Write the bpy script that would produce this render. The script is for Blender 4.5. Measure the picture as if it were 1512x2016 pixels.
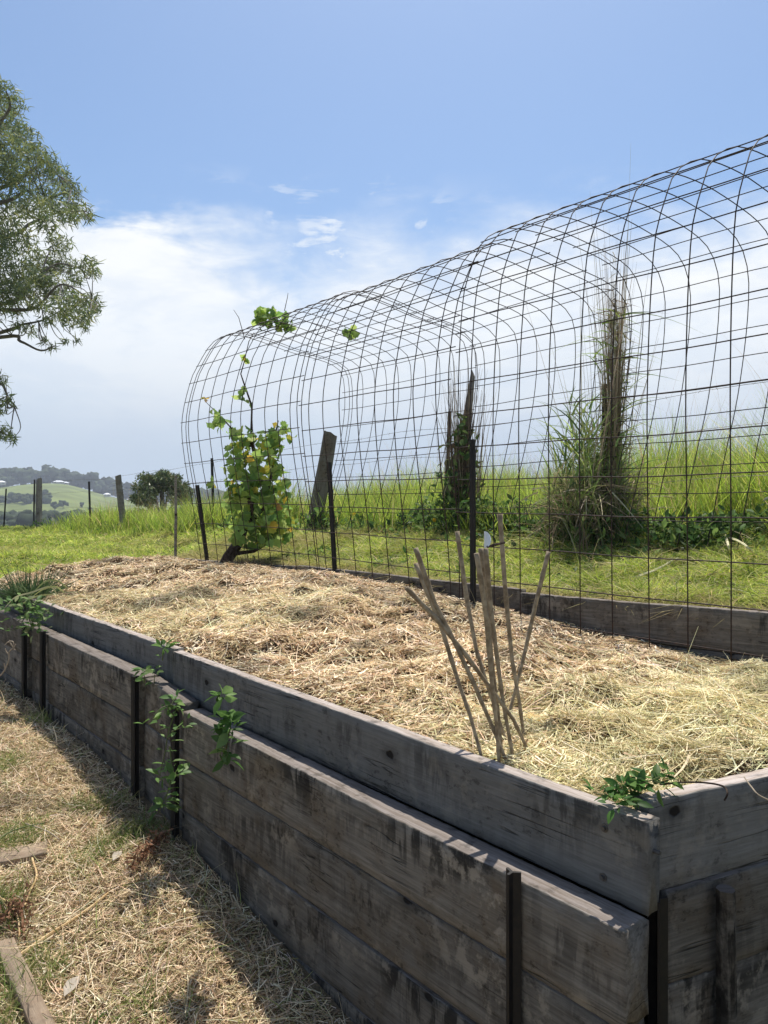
import bpy, math, random
import numpy as np
from mathutils import Vector, Matrix, noise as mnoise

# ------------------------------------------------------------------ clear
for o in list(bpy.data.objects):
    bpy.data.objects.remove(o)
scene = bpy.context.scene
COL = scene.collection
R = math.radians
rng = np.random.default_rng(7)
random.seed(7)

# ------------------------------------------------------------------ camera
EYE = 1.6
F, CX, HZ = 1500.0, 756.0, 985.0
cam_d = bpy.data.cameras.new('camera')
cam = bpy.data.objects.new('camera', cam_d)
COL.objects.link(cam)
cam.location = (0, 0, EYE)
cam.rotation_euler = (R(90), 0, 0)
cam_d.sensor_width = 36.0
cam_d.sensor_fit = 'AUTO'
cam_d.lens = 36.0 * F / 2016.0
cam_d.shift_y = -(1008 - HZ) / 2016.0
cam_d.clip_start = 0.05
cam_d.clip_end = 6000
scene.camera = cam
scene.render.resolution_x = 768
scene.render.resolution_y = 1024

# ------------------------------------------------------------------ light
SUN_EL, SUN_AZ = 67.0, 8.0          # azimuth measured from +Y (straight ahead) towards +X
sd = bpy.data.lights.new('sun', 'SUN')
sd.energy = 5.0
sd.angle = R(0.5)
sd.color = (1.0, 0.95, 0.87)
sun = bpy.data.objects.new('sun', sd)
COL.objects.link(sun)
sv = Vector((math.sin(R(SUN_AZ)) * math.cos(R(SUN_EL)), math.cos(R(SUN_AZ)) * math.cos(R(SUN_EL)), math.sin(R(SUN_EL))))
sun.rotation_euler = sv.to_track_quat('Z', 'Y').to_euler()
sun.location = (3, 6, 12)

vs = scene.view_settings
vs.view_transform = 'Standard'
vs.look = 'None'
vs.exposure = 0.25
vs.gamma = 1.0
vs.use_curve_mapping = False

world = bpy.data.worlds.new('World')
scene.world = world
world.use_nodes = True
nt = world.node_tree
nt.nodes.clear()


class NB:
    """tiny node-building helper"""
    def __init__(s, tree):
        s.t = tree

    def n(s, typ, **kw):
        nd = s.t.nodes.new(typ)
        for k, v in kw.items():
            setattr(nd, k, v)
        return nd

    def put(s, sock, v):
        if v is None:
            return
        if isinstance(v, bpy.types.NodeSocket):
            s.t.links.new(v, sock)
        else:
            try:
                sock.default_value = v
            except Exception:
                if hasattr(sock.default_value, '__len__') and not hasattr(v, '__len__'):
                    sock.default_value = [v] * len(sock.default_value)
                elif len(sock.default_value) == 4:
                    sock.default_value = (*v, 1)
                else:
                    raise

    def m(s, op, a, b=None, c=None, clamp=False):
        nd = s.n('ShaderNodeMath', operation=op, use_clamp=clamp)
        s.put(nd.inputs[0], a)
        s.put(nd.inputs[1], b)
        s.put(nd.inputs[2], c)
        return nd.outputs[0]

    def mix(s, f, a, b, blend='MIX'):
        nd = s.n('ShaderNodeMix', data_type='RGBA', blend_type=blend)
        nd.clamp_factor = True
        s.put(nd.inputs[0], f)
        s.put(nd.inputs[6], a)
        s.put(nd.inputs[7], b)
        return nd.outputs[2]

    def ss(s, x, lo, hi, a=0.0, b=1.0):
        nd = s.n('ShaderNodeMapRange', interpolation_type='SMOOTHSTEP')
        s.put(nd.inputs[0], x)
        s.put(nd.inputs[1], lo)
        s.put(nd.inputs[2], hi)
        s.put(nd.inputs[3], a)
        s.put(nd.inputs[4], b)
        return nd.outputs[0]

    def noise(s, vec, scale, detail=4, rough=0.5, dist=0.0, col=False):
        nd = s.n('ShaderNodeTexNoise')
        s.put(nd.inputs['Vector'], vec)
        s.put(nd.inputs['Scale'], scale)
        s.put(nd.inputs['Detail'], detail)
        s.put(nd.inputs['Roughness'], rough)
        s.put(nd.inputs['Distortion'], dist)
        return nd.outputs[1 if col else 0]

    def xyz(s, v):
        nd = s.n('ShaderNodeSeparateXYZ')
        s.put(nd.inputs[0], v)
        return nd.outputs

    def comb(s, x, y, z):
        nd = s.n('ShaderNodeCombineXYZ')
        s.put(nd.inputs[0], x)
        s.put(nd.inputs[1], y)
        s.put(nd.inputs[2], z)
        return nd.outputs[0]


def build_world():
    b = NB(nt)
    tc = b.n('ShaderNodeTexCoord')
    d = tc.outputs['Generated']
    sky = b.n('ShaderNodeTexSky')
    sky.sky_type = 'NISHITA'
    sky.sun_disc = False
    sky.sun_elevation = R(SUN_EL)
    sky.sun_rotation = R(SUN_AZ)
    sky.altitude = 200
    sky.air_density = 1.0
    sky.dust_density = 1.6
    sky.ozone_density = 2.0
    skyc = b.mix(1.0, sky.outputs[0], (*SKY_GAIN, 1), 'MULTIPLY')
    x, y, z = b.xyz(d)[:3]
    # azimuth / elevation of the view direction, used as sky coordinates
    rxy = b.m('SQRT', b.m('ADD', b.m('MULTIPLY', x, x), b.m('MULTIPLY', y, y)))
    el = b.m('DIVIDE', z, b.m('MAXIMUM', rxy, 0.02))          # tan(elevation)
    az = b.m('ARCTAN2', x, y)
    cv = b.comb(az, b.m('MULTIPLY', el, 1.5), 0.37)
    n1 = b.noise(cv, 3.2, 7, 0.55, 0.25)
    n2 = b.noise(b.comb(b.m('ADD', az, 3.1), b.m('MULTIPLY', el, 2.4), 1.7), 9.0, 8, 0.6, 0.3)
    n3 = b.noise(b.comb(b.m('ADD', az, 7.3), b.m('MULTIPLY', el, 3.2), 4.2), 2.2, 4, 0.5)
    # upper limit of the cloud bank as a function of azimuth
    left = b.ss(b.m('ABSOLUTE', b.m('ADD', az, 0.34)), 0.06, 0.30, 0.075, 0.0)
    right = b.m('ADD', b.ss(az, -0.13, 0.02, 0.0, 0.075), b.ss(az, 0.15, 0.5, 0.0, 0.03))
    top = b.m('ADD', b.m('ADD', 0.285, left), right)
    e = b.m('SUBTRACT', top, el)
    e = b.m('ADD', e, b.m('MULTIPLY', b.m('SUBTRACT', n1, 0.5), 0.22))
    e = b.m('ADD', e, b.m('MULTIPLY', b.m('SUBTRACT', n2, 0.5), 0.15))
    soft = b.ss(az, -0.36, -0.12, 0.03, 0.12)                      # crisp on the left, wispy on the right
    bank = b.ss(e, b.m('MULTIPLY', soft, -0.35), soft)
    bank = b.m('MULTIPLY', bank, b.ss(n3, 0.30, 0.62, 0.88, 1.0))
    # small wisps above the bank
    w = b.noise(b.comb(b.m('ADD', az, b.m('MULTIPLY', el, -0.4)), b.m('MULTIPLY', el, 2.3), 9.1), 13.0, 7, 0.62, 0.5)
    wm = b.m('MULTIPLY', b.ss(w, 0.50, 0.62), b.m('MULTIPLY', b.ss(el, 0.26, 0.32), b.ss(el, 0.36, 0.44, 1.0, 0.0)))
    wm = b.m('MULTIPLY', wm, b.m('MULTIPLY', b.ss(az, -.3, -.2), b.ss(az, .0, .12, 1.0, .15)))
    wm = b.m('MULTIPLY', wm, b.ss(b.noise(b.comb(az, el, 2.0), 9.0, 2), 0.38, 0.55))
    mask = b.m('MAXIMUM', bank, b.m('MULTIPLY', wm, 0.75), clamp=True)
    # clouds bright near the top, fading to pale blue haze near the horizon
    shade = b.ss(n2, 0.38, 0.62, 0.0, 1.0)
    white = b.mix(shade, (*CLOUD_LO, 1), (*CLOUD_HI, 1))
    hz = b.ss(el, 0.02, 0.24)
    white = b.mix(hz, (*HAZE_SKY, 1), white)
    final = b.mix(mask, skyc, white)
    low = b.ss(el, -0.02, 0.0)
    final = b.mix(low, (*HAZE_SKY, 1), final)
    bg = b.n('ShaderNodeBackground')
    b.put(bg.inputs[0], final)
    bg.inputs[1].default_value = 0.11
    out = b.n('ShaderNodeOutputWorld')
    nt.links.new(bg.outputs[0], out.inputs[0])


SKY_GAIN = (.92, 1.04, 1.115)
CLOUD_HI = (7.6, 7.8, 7.95)
CLOUD_LO = (6.7, 7.1, 7.6)
HAZE_SKY = (4.1, 4.9, 6.0)
build_world()


# ------------------------------------------------------------------ frames of reference
def W(u, v, y):
    """a point at depth y seen at photo pixel u, v"""
    return Vector(((u - CX) / F * y, y, EYE + (HZ - v) / F * y))


C0 = np.array([0.556, 1.606])
DD = np.array([-0.639, 0.769])
NN = np.array([0.769, 0.639])


def SP(s, p, z=0.0):
    """bed coordinates: s along the front wall (from the near corner), p across towards the fence, z below/above the eye"""
    q = C0 + DD * s + NN * p
    return Vector((q[0], q[1], EYE + z))


def sp_xy(s, p):
    return C0[0] + DD[0] * s + NN[0] * p, C0[1] + DD[1] * s + NN[1] * p


def xy_sp(x, y):
    dx, dy = x - C0[0], y - C0[1]
    return dx * DD[0] + dy * DD[1], dx * NN[0] + dy * NN[1]


ED = np.array([0.91, 0.414])
EN = np.array([0.414, -0.91])


class Sines:
    """smooth pseudo-noise"""
    def __init__(s, freq, n=14, seed=1):
        r = np.random.default_rng(seed)
        a = r.uniform(0, 2 * np.pi, n)
        f = freq * r.uniform(0.5, 1.6, n)
        s.kx, s.ky, s.ph = np.cos(a) * f, np.sin(a) * f, r.uniform(0, 2 * np.pi, n)
        s.n = n

    def __call__(s, x, y):
        x = np.asarray(x, float)
        y = np.asarray(y, float)
        v = np.zeros(np.broadcast(x, y).shape)
        for i in range(s.n):
            v = v + np.sin(s.kx[i] * x + s.ky[i] * y + s.ph[i])
        return v / math.sqrt(s.n / 2.0)


N1, N2, N3, N4 = Sines(1.3, seed=2), Sines(4.0, seed=3), Sines(11.0, seed=4), Sines(26.0, seed=5)


def sstep(x, a, b):
    t = np.clip((x - a) / (b - a), 0, 1)
    return t * t * (3 - 2 * t)


def ground_h(s, p):
    """ground height relative to the eye"""
    s = np.asarray(s, float)
    p = np.asarray(p, float)
    low = np.interp(s, [-6, -2, 0, .9, 2.1, 3.9, 6, 9, 30], [-1.8, -1.70, -1.60, -1.50, -1.345, -1.285, -1.18, -1.05, -.95]) + .03 * np.minimum(p, 0)
    g1 = np.interp(s, [-6, 0, 2.5, 5, 7, 12, 30], [-.44, -.53, -.57, -.60, -.67, -.75, -.85])
    g2 = np.interp(s, [-6, -2, 2.6, 6.4, 9.3, 12.9, 18, 22, 30], [.02, -.12, -.27, -.33, -.43, -.60, -.64, -.78, -1.2])
    up = g1 + (g2 - g1) * sstep(p, 2.1, 3.8)
    # behind the fence: a low crest, then the hillside falls into the valley
    rise = np.interp(s, [-6, 2, 7, 10, 14], [.16, .05, .0, -.01, -.03])
    up = up + rise * np.clip(p - 3.8, 0, 4)
    fall0 = np.interp(s, [-6, 4, 8, 11, 16, 30], [12, 10, 8, 6.5, 5.2, 4.6])
    up = up - .16 * np.clip(p - fall0, 0, 200) ** 1.15
    up = up - .18 * np.clip(s - 24, 0, 200)
    k = np.maximum(sstep(p, 1.98, 2.08), sstep(s - .4 * p, 5.98, 6.14) * sstep(p, .05, .15))
    z = low + (up - low) * k
    z = z + .012 * N2(s, p) + .02 * N1(s, p)
    return z


class Clumps:
    """irregular tufts on a jittered grid: height profile and a random value per tuft"""
    def __init__(s, cell, seed):
        s.cell = cell
        r = np.random.default_rng(seed)
        s.tab = r.uniform(0, 1, (97, 89, 4))

    def __call__(s, x, y):
        x, y = np.asarray(x, float) / s.cell, np.asarray(y, float) / s.cell
        ix, iy = np.floor(x).astype(int), np.floor(y).astype(int)
        best = np.full(np.broadcast(x, y).shape, -1.0)
        val = np.zeros(best.shape)
        for dx in (-1, 0, 1):
            for dy in (-1, 0, 1):
                t = s.tab[(ix + dx) % 97, (iy + dy) % 89]
                cx, cy = ix + dx + t[..., 0], iy + dy + t[..., 1]
                d2 = (x - cx) ** 2 + ((y - cy) * 1.15) ** 2
                h = (.35 + .65 * t[..., 2]) * (1 - d2 / (.45 + .45 * t[..., 3]))
                k = h > best
                best = np.where(k, h, best)
                val = np.where(k, t[..., 3], val)
        return np.clip(best, 0, 1), val


TUFT, TUFT2 = Clumps(.21, 21), Clumps(.085, 22)


def hay_h(s, p):
    s = np.asarray(s, float)
    p = np.asarray(p, float)
    rear = np.interp(s, [-2, .9, 2, 3, 5, 7, 9], [-.75, -.745, -.675, -.595, -.60, -.65, -.73])
    front = np.interp(s, [-2, 0, .6, 3, 6, 9], [-.745, -.735, -.715, -.712, -.71, -.73])
    t = np.clip((p - .02) / 1.95, 0, 1)
    z = front + (rear - front) * t + .05 * np.sin(np.pi * t)
    amp = np.clip(np.minimum(p + .02, 2.05 - p) / .35, .12, 1)
    z = z + amp * (.020 * N2(s, p) + .010 * N3(s, p) + .005 * N4(s, p))
    w_ = .03 * N2(p, s)
    z = z + amp * (.060 * (TUFT(s + w_, p - w_)[0] - .35) + .024 * (TUFT2(s, p + w_)[0] - .3))
    # the pale heap of loose hay near the front corner
    z = z + .075 * np.exp(-(((s - .22) / .36) ** 2 + ((p - .90) / .30) ** 2))
    z = z + .055 * np.exp(-(((s - .62) / .16) ** 2 + ((p - .66) / .13) ** 2))
    z = z + .03 * np.exp(-(((s - .25) / .2) ** 2 + ((p - .28) / .2) ** 2))
    z = z - .032 * np.exp(-(((s - .18) / .10) ** 2 + ((p - .53) / .06) ** 2))
    z = z - .05 * np.exp(-(((s - .60) / .14) ** 2 + ((p - .46) / .05) ** 2))
    z = z + .05 * np.exp(-(((s - 2.35) / .25) ** 2 + ((p - .22) / .12) ** 2))
    # tucked in along the near walls
    x_, y_ = sp_xy(s, p)
    ee = -((x_ - .585) * EN[0] + (y_ - 1.672) * EN[1]) - .045
    z = np.minimum(z, -.685 + .9 * np.clip(ee, 0, 2))
    z = np.where(s < 6.2, np.minimum(z, -.69 + .9 * np.clip(p - .045, 0, 2)), z)
    # spills out and thins past the far end
    z = z - .5 * sstep(s - .4 * p + .06 * N2(s, p), 6.12, 6.7)
    return z


# ------------------------------------------------------------------ tagging
def tag(o, label=None, cat=None, group=None, kind=None):
    if label:
        o['label'] = label
    if cat:
        o['category'] = cat
    if group:
        o['group'] = group
    if kind:
        o['kind'] = kind
    return o


def empty(name, loc):
    o = bpy.data.objects.new(name, None)
    o.empty_display_size = .1
    o.location = loc
    COL.objects.link(o)
    return o


def link(name, me, mat=None, parent=None, loc=None):
    o = bpy.data.objects.new(name, me)
    COL.objects.link(o)
    if mat:
        me.materials.append(mat)
    if parent is not None:
        o.parent = parent
        # meshes are made in world space, so undo the parent's place
        bpy.context.view_layer.update() if False else None
        pm = Matrix.Translation(world_loc(parent))
        o.matrix_parent_inverse = pm.inverted()
    if loc is not None:
        o.location = loc
    return o


def world_loc(o):
    if o.type == 'EMPTY' or o.parent is None:
        return Vector(o.location)
    return world_loc(o.parent)


def np_mesh(name, verts, quads=None, tris=None, col=None, smooth=False):
    me = bpy.data.meshes.new(name)
    verts = np.asarray(verts, np.float32)
    parts, starts, totals, off = [], [], [], 0
    for fs, k in ((quads, 4), (tris, 3)):
        if fs is not None and len(fs):
            fs = np.asarray(fs, np.int32)
            parts.append(fs.ravel())
            starts.append(off + np.arange(len(fs), dtype=np.int32) * k)
            totals.append(np.full(len(fs), k, np.int32))
            off += fs.size
    loops = np.concatenate(parts)
    st = np.concatenate(starts)
    tt = np.concatenate(totals)
    me.vertices.add(len(verts))
    me.vertices.foreach_set('co', verts.ravel())
    me.loops.add(len(loops))
    me.loops.foreach_set('vertex_index', loops)
    me.polygons.add(len(st))
    me.polygons.foreach_set('loop_start', st)
    try:
        me.polygons.foreach_set('loop_total', tt)
    except Exception:
        pass
    if smooth:
        me.polygons.foreach_set('use_smooth', np.ones(len(st), bool))
    me.update(calc_edges=True)
    me.validate()
    if col is not None:
        a = me.color_attributes.new('Col', 'FLOAT_COLOR', 'POINT')
        c4 = np.ones((len(verts), 4), np.float32)
        c4[:, :3] = col
        a.data.foreach_set('color', c4.ravel())
    return me


def ribbons(P, D, L, Wd, C, segs=3, bend=None, tip=0.08, rollv=None, root=1.0):
    """N ribbons as raw arrays (verts, quads, colours)"""
    P, D = np.asarray(P, float), np.asarray(D, float)
    n = len(P)
    D = D / np.linalg.norm(D, axis=1, keepdims=True)
    t = np.linspace(0, 1, segs + 1)
    pts = P[:, None, :] + (D * L[:, None])[:, None, :] * t[None, :, None]
    if bend is not None:
        pts = pts + (bend * L[:, None])[:, None, :] * (t ** 2)[None, :, None]
    if rollv is None:
        rollv = rng.normal(size=(n, 3))
    side = np.cross(D, rollv)
    side /= np.linalg.norm(side, axis=1, keepdims=True) + 1e-9
    w = root + (tip - root) * t ** 1.6
    off = side[:, None, :] * (Wd[:, None] * .5)[:, :, None] * w[None, :, None]
    v = np.stack([pts - off, pts + off], axis=2).reshape(-1, 3)
    base = (np.arange(n) * (segs + 1) * 2)[:, None] + (np.arange(segs) * 2)[None, :]
    base = base.ravel()
    q = np.stack([base, base + 1, base + 3, base + 2], axis=1)
    c = np.repeat(np.asarray(C), (segs + 1) * 2, axis=0)
    return v, q, c


def merge(*sets):
    vs_, qs_, cs_, off = [], [], [], 0
    for v, q, c in sets:
        vs_.append(v)
        qs_.append(q + off)
        cs_.append(c)
        off += len(v)
    return np.concatenate(vs_), np.concatenate(qs_), np.concatenate(cs_)


class MB:
    """collects tubes, bars and polygons as one mesh"""
    def __init__(s):
        s.v, s.f, s.c = [], [], []
        s.col = (1, 1, 1)

    def add(s, vs, fs, col=None):
        o = len(s.v)
        s.v += [tuple(v) for v in vs]
        s.f += [tuple(i + o for i in f) for f in fs]
        s.c += [col or s.col] * len(vs)

    def tube(s, pts, rad, sides=6, cap=True, col=None, wob=0.0):
        pts = [Vector(p) for p in pts]
        n = len(pts)
        if not hasattr(rad, '__len__'):
            rad = [rad] * n
        prev = None
        vs, fs = [], []
        for i, p in enumerate(pts):
            t = (pts[min(i + 1, n - 1)] - pts[max(i - 1, 0)]).normalized()
            if prev is None:
                a = Vector((0, 0, 1)) if abs(t.z) < .9 else Vector((1, 0, 0))
                x = t.cross(a).normalized()
            else:
                x = (prev - t * prev.dot(t)).normalized()
            prev = x
            yv = t.cross(x)
            for k in range(sides):
                an = 2 * math.pi * k / sides
                r = rad[i] * (1 + (random.uniform(-wob, wob) if wob else 0))
                vs.append(p + x * (math.cos(an) * r) + yv * (math.sin(an) * r))
        for i in range(n - 1):
            for k in range(sides):
                k2 = (k + 1) % sides
                fs.append((i * sides + k, i * sides + k2, (i + 1) * sides + k2, (i + 1) * sides + k))
        if cap:
            fs.append(tuple(reversed(range(sides))))
            fs.append(tuple((n - 1) * sides + k for k in range(sides)))
        s.add(vs, fs, col)

    def box(s, lo, hi, M=None, col=None):
        vs = [Vector((x, y, z)) for x in (lo[0], hi[0]) for y in (lo[1], hi[1]) for z in (lo[2], hi[2])]
        if M is not None:
            vs = [M @ v for v in vs]
        s.add(vs, [(0, 1, 3, 2), (4, 6, 7, 5), (0, 4, 5, 1), (2, 3, 7, 6), (0, 2, 6, 4), (1, 5, 7, 3)], col)

    def mesh(s, name, smooth=False):
        me = bpy.data.meshes.new(name)
        me.from_pydata(s.v, [], s.f)
        if smooth:
            me.polygons.foreach_set('use_smooth', np.ones(len(me.polygons), bool))
        a = me.color_attributes.new('Col', 'FLOAT_COLOR', 'POINT')
        c4 = np.ones((len(s.v), 4), np.float32)
        if len(s.v):
            c4[:, :3] = np.array(s.c, np.float32)
        a.data.foreach_set('color', c4.ravel())
        me.update()
        return me

    def build(s, name, mat, parent=None, smooth=False):
        return link(name, s.mesh(name, smooth), mat, parent)


# ------------------------------------------------------------------ materials
def new_mat(name):
    m = bpy.data.materials.new(name)
    m.use_nodes = True
    m.node_tree.nodes.clear()
    return m, NB(m.node_tree)


def finish(b, sh, disp=None):
    out = b.n('ShaderNodeOutputMaterial')
    b.t.links.new(sh, out.inputs[0])


def principled(b, col, rough=.8, bump=None, bstr=.3, bdist=.01, metal=0.0, spec=.3):
    p = b.n('ShaderNodeBsdfPrincipled')
    b.put(p.inputs['Base Color'], col)
    b.put(p.inputs['Roughness'], rough)
    b.put(p.inputs['Metallic'], metal)
    b.put(p.inputs['Specular IOR Level'], spec)
    if bump is not None:
        bn = b.n('ShaderNodeBump')
        bn.inputs['Strength'].default_value = bstr
        bn.inputs['Distance'].default_value = bdist
        b.put(bn.inputs['Height'], bump)
        b.t.links.new(bn.outputs[0], p.inputs['Normal'])
    return p.outputs[0]


def strand_mat(name, trans=.35, gloss=.04, jitter=.25):
    """grass, straw and leaves: colour from the strand, light passes through"""
    m, b = new_mat(name)
    at = b.n('ShaderNodeAttribute', attribute_name='Col')
    geo = b.n('ShaderNodeNewGeometry')
    nz = b.noise(geo.outputs['Position'], 40.0, 2)
    c = b.mix(1.0, at.outputs['Color'], b.mix(nz, (1 - jitter,) * 3 + (1,), (1 + jitter,) * 3 + (1,)), 'MULTIPLY')
    d = b.n('ShaderNodeBsdfDiffuse')
    b.put(d.inputs[0], c)
    t = b.n('ShaderNodeBsdfTranslucent')
    b.put(t.inputs[0], c)
    mx = b.n('ShaderNodeMixShader')
    mx.inputs[0].default_value = trans
    b.t.links.new(d.outputs[0], mx.inputs[1])
    b.t.links.new(t.outputs[0], mx.inputs[2])
    g = b.n('ShaderNodeBsdfGlossy')
    g.inputs['Roughness'].default_value = .45
    mx2 = b.n('ShaderNodeMixShader')
    mx2.inputs[0].default_value = gloss
    b.t.links.new(mx.outputs[0], mx2.inputs[1])
    b.t.links.new(g.outputs[0], mx2.inputs[2])
    finish(b, mx2.outputs[0])
    return m


M_STRAW = strand_mat('straw', .22, .012)
M_GRASS = strand_mat('grass_blades', .5, .015)
M_LEAF = strand_mat('leaves', .48, .012)
M_GUM = strand_mat('gum_leaves', .30, .03)


def wood_mat(name, c1, c2, dark, stain=.6, moss=.25, warm=(.19, .14, .10), lit_top=0.0):
    """weathered hardwood: X of the object runs along the grain"""
    m, b = new_mat(name)
    tc = b.n('ShaderNodeTexCoord')
    o = tc.outputs['Object']
    oi = b.n('ShaderNodeObjectInfo')
    rnd = oi.outputs['Random']
    x, y, z = b.xyz(o)[:3]
    sh = b.m('MULTIPLY', rnd, 37.0)
    xs = b.m('ADD', x, sh)
    grain = b.noise(b.comb(b.m('MULTIPLY', xs, 5.0), b.m('MULTIPLY', y, 90.0), b.m('MULTIPLY', z, 90.0)), 1.0, 6, .65, .6)
    fine = b.noise(b.comb(b.m('MULTIPLY', xs, 22.0), b.m('MULTIPLY', y, 300.0), b.m('MULTIPLY', z, 300.0)), 1.0, 4, .6)
    blot = b.noise(b.comb(xs, y, z), 5.5, 6, .62, .4)
    blot2 = b.noise(b.comb(b.m('ADD', xs, 11.0), y, z), 17.0, 5, .65)
    col = b.mix(b.ss(grain, .25, .78), (*c1, 1), (*c2, 1))
    col = b.mix(b.m('MULTIPLY', b.ss(blot, .42, .70), .75), col, (*warm, 1))
    col = b.mix(b.m('MULTIPLY', b.ss(fine, .55, .75), .22), col, (*dark, 1))
    # long splits following the grain
    cr = b.noise(b.comb(b.m('MULTIPLY', xs, 1.1), b.m('MULTIPLY', y, 3.0), b.m('MULTIPLY', z, 26.0)), 1.0, 3, .5, .35)
    crm = b.ss(b.m('ABSOLUTE', b.m('SUBTRACT', cr, .5)), .0, .014, 1.0, 0.0)
    crm = b.m('MULTIPLY', crm, b.ss(b.noise(b.comb(xs, y, z), 3.1, 2), .50, .62))
    col = b.mix(b.m('MULTIPLY', crm, .85), col, (*dark, 1))
    # black mould running down in drips
    drip = b.noise(b.comb(b.m('MULTIPLY', xs, 26.0), 0.0, b.m('MULTIPLY', z, 5.0)), 1.0, 5, .65, .3)
    area = b.noise(b.comb(b.m('ADD', xs, 5.0), 0.0, b.m('MULTIPLY', z, 1.5)), 2.1, 3, .55)
    topw = b.ss(z, -.10, .08, .12, 1.0)
    st = b.m('MULTIPLY', b.m('MULTIPLY', b.ss(drip, .44, .56), b.ss(area, .44, .58)), topw)
    col = b.mix(b.m('MULTIPLY', st, stain), col, (.012, .011, .010, 1))
    # pale lichen / dried mud speckle
    sp = b.m('MULTIPLY', b.ss(blot2, .50, .62), b.ss(b.noise(b.comb(b.m('ADD', xs, 21.0), y, z), 2.6, 3), .42, .60))
    dk2 = b.noise(b.comb(b.m('ADD', xs, 3.0), y, b.m('MULTIPLY', z, 1.6)), 34.0, 6, .7)
    col = b.mix(b.m('MULTIPLY', b.ss(dk2, .52, .64), b.m('MULTIPLY', b.ss(blot, .4, .6), .6)), col, (*dark, 1))
    col = b.mix(b.m('MULTIPLY', sp, moss), col, (.33, .29, .23, 1))
    # knots
    vo = b.n('ShaderNodeTexVoronoi')
    vo.voronoi_dimensions = '2D'
    wob = b.m('MULTIPLY', b.noise(b.comb(xs, 0.0, z), 40.0, 2), .05)
    b.put(vo.inputs['Vector'], b.comb(b.m('ADD', b.m('MULTIPLY', xs, 2.6), wob), b.m('ADD', b.m('ADD', b.m('MULTIPLY', z, 4.2), wob), sh), 0.0))
    vo.inputs['Scale'].default_value = 1.0
    keep = b.ss(b.xyz(vo.outputs['Color'])[0], .60, .64)
    kn = b.m('MULTIPLY', b.ss(vo.outputs['Distance'], .035, .055, 1.0, 0.0), keep)
    ring = b.m('MULTIPLY', b.ss(vo.outputs['Distance'], .04, .16, 1.0, 0.0), keep)
    col = b.mix(b.m('MULTIPLY', ring, .45), col, (*dark, 1))
    col = b.mix(b.m('MULTIPLY', kn, .9), col, (.010, .008, .007, 1))
    # weathered upward faces, with the sunlit paleness painted into their colour
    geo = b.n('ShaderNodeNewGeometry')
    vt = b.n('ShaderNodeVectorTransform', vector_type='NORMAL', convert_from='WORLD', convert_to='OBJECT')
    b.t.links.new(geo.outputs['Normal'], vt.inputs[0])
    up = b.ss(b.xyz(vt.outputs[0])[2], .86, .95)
    lit_col = b.mix(b.ss(grain, .35, .65), (*[q * lit_top for q in (.30, .245, .20)], 1), (*[q * lit_top for q in (.46, .40, .36)], 1))
    lit_col = b.mix(b.m('MULTIPLY', b.ss(blot2, .52, .68), .55), lit_col, (*dark, 1))
    if lit_top > 0:
        col = b.mix(up, col, lit_col)
    val = b.m('ADD', .78, b.m('MULTIPLY', rnd, .45))
    col = b.mix(1.0, col, b.comb(val, val, val), 'MULTIPLY')
    hgt = b.m('SUBTRACT', b.m('ADD', b.m('MULTIPLY', grain, .6), b.m('MULTIPLY', fine, .4)), b.m('ADD', b.m('MULTIPLY', crm, 1.5), b.m('MULTIPLY', kn, 2.0)))
    finish(b, principled(b, col, .85, hgt, .6, .004, spec=.12))
    return m


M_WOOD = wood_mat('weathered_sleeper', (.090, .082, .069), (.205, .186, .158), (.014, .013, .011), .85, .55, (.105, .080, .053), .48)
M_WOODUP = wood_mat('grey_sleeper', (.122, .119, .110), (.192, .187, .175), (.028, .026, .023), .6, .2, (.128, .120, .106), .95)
M_POST = wood_mat('old_post_timber', (.16, .145, .125), (.30, .275, .245), (.03, .026, .022), .4, .4)
M_OFFCUT = wood_mat('dry_timber', (.24, .175, .12), (.36, .28, .20), (.06, .05, .035), .3, .4, (.22, .15, .10))


def mat_simple(name, col, rough=.6, metal=0.0, spec=.4, var=.35, scale=30.0, col2=None, bstr=.3):
    m, b = new_mat(name)
    geo = b.n('ShaderNodeNewGeometry')
    nz = b.noise(geo.outputs['Position'], scale, 5, .6)
    c2 = col2 or tuple(min(1, c * (1 + var)) for c in col)
    c = b.mix(b.ss(nz, .35, .68), (*col, 1), (*c2, 1))
    finish(b, principled(b, c, rough, nz, bstr, .003, metal, spec))
    return m


M_PICKET = mat_simple('black_steel_picket', (.007, .007, .008), .55, 0, .35, col2=(.016, .013, .011), scale=45)
M_RUST = mat_simple('rusted_rod', (.020, .014, .013), .6, .3, .4, col2=(.055, .030, .022), scale=60)
M_WIRE = mat_simple('fence_wire', (.10, .095, .09), .5, .6, .5, col2=(.16, .12, .09), scale=50)
M_CANE = mat_simple('dry_cane', (.19, .14, .085), .65, 0, .25, col2=(.38, .31, .21), scale=38)
M_STEM = mat_simple('vine_bark', (.030, .020, .014), .85, 0, .2, col2=(.075, .052, .038), scale=60, bstr=.8)
M_GREENSTEM = mat_simple('green_stem', (.09, .11, .035), .6, 0, .3, scale=40)
M_DEADSTEM = mat_simple('dead_twig', (.30, .24, .17), .7, 0, .3, scale=40)
M_BARK = mat_simple('gum_bark', (.11, .095, .085), .8, 0, .2, col2=(.22, .195, .17), scale=7)
M_BOLT = mat_simple('galvanised_bolt', (.10, .095, .09), .5, .6, .4, scale=80)
M_PLASTIC = mat_simple('white_plastic', (.72, .74, .74), .35, 0, .5, var=.1)
M_ROOF = mat_simple('white_roof', (.75, .76, .78), .5, 0, .4, var=.1, scale=2)
M_HOUSE = mat_simple('house_wall', (.45, .43, .40), .8, 0, .2, var=.1, scale=2)
M_GLASS = mat_simple('window_dark', (.02, .025, .03), .15, 0, .5, var=.1)


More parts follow.
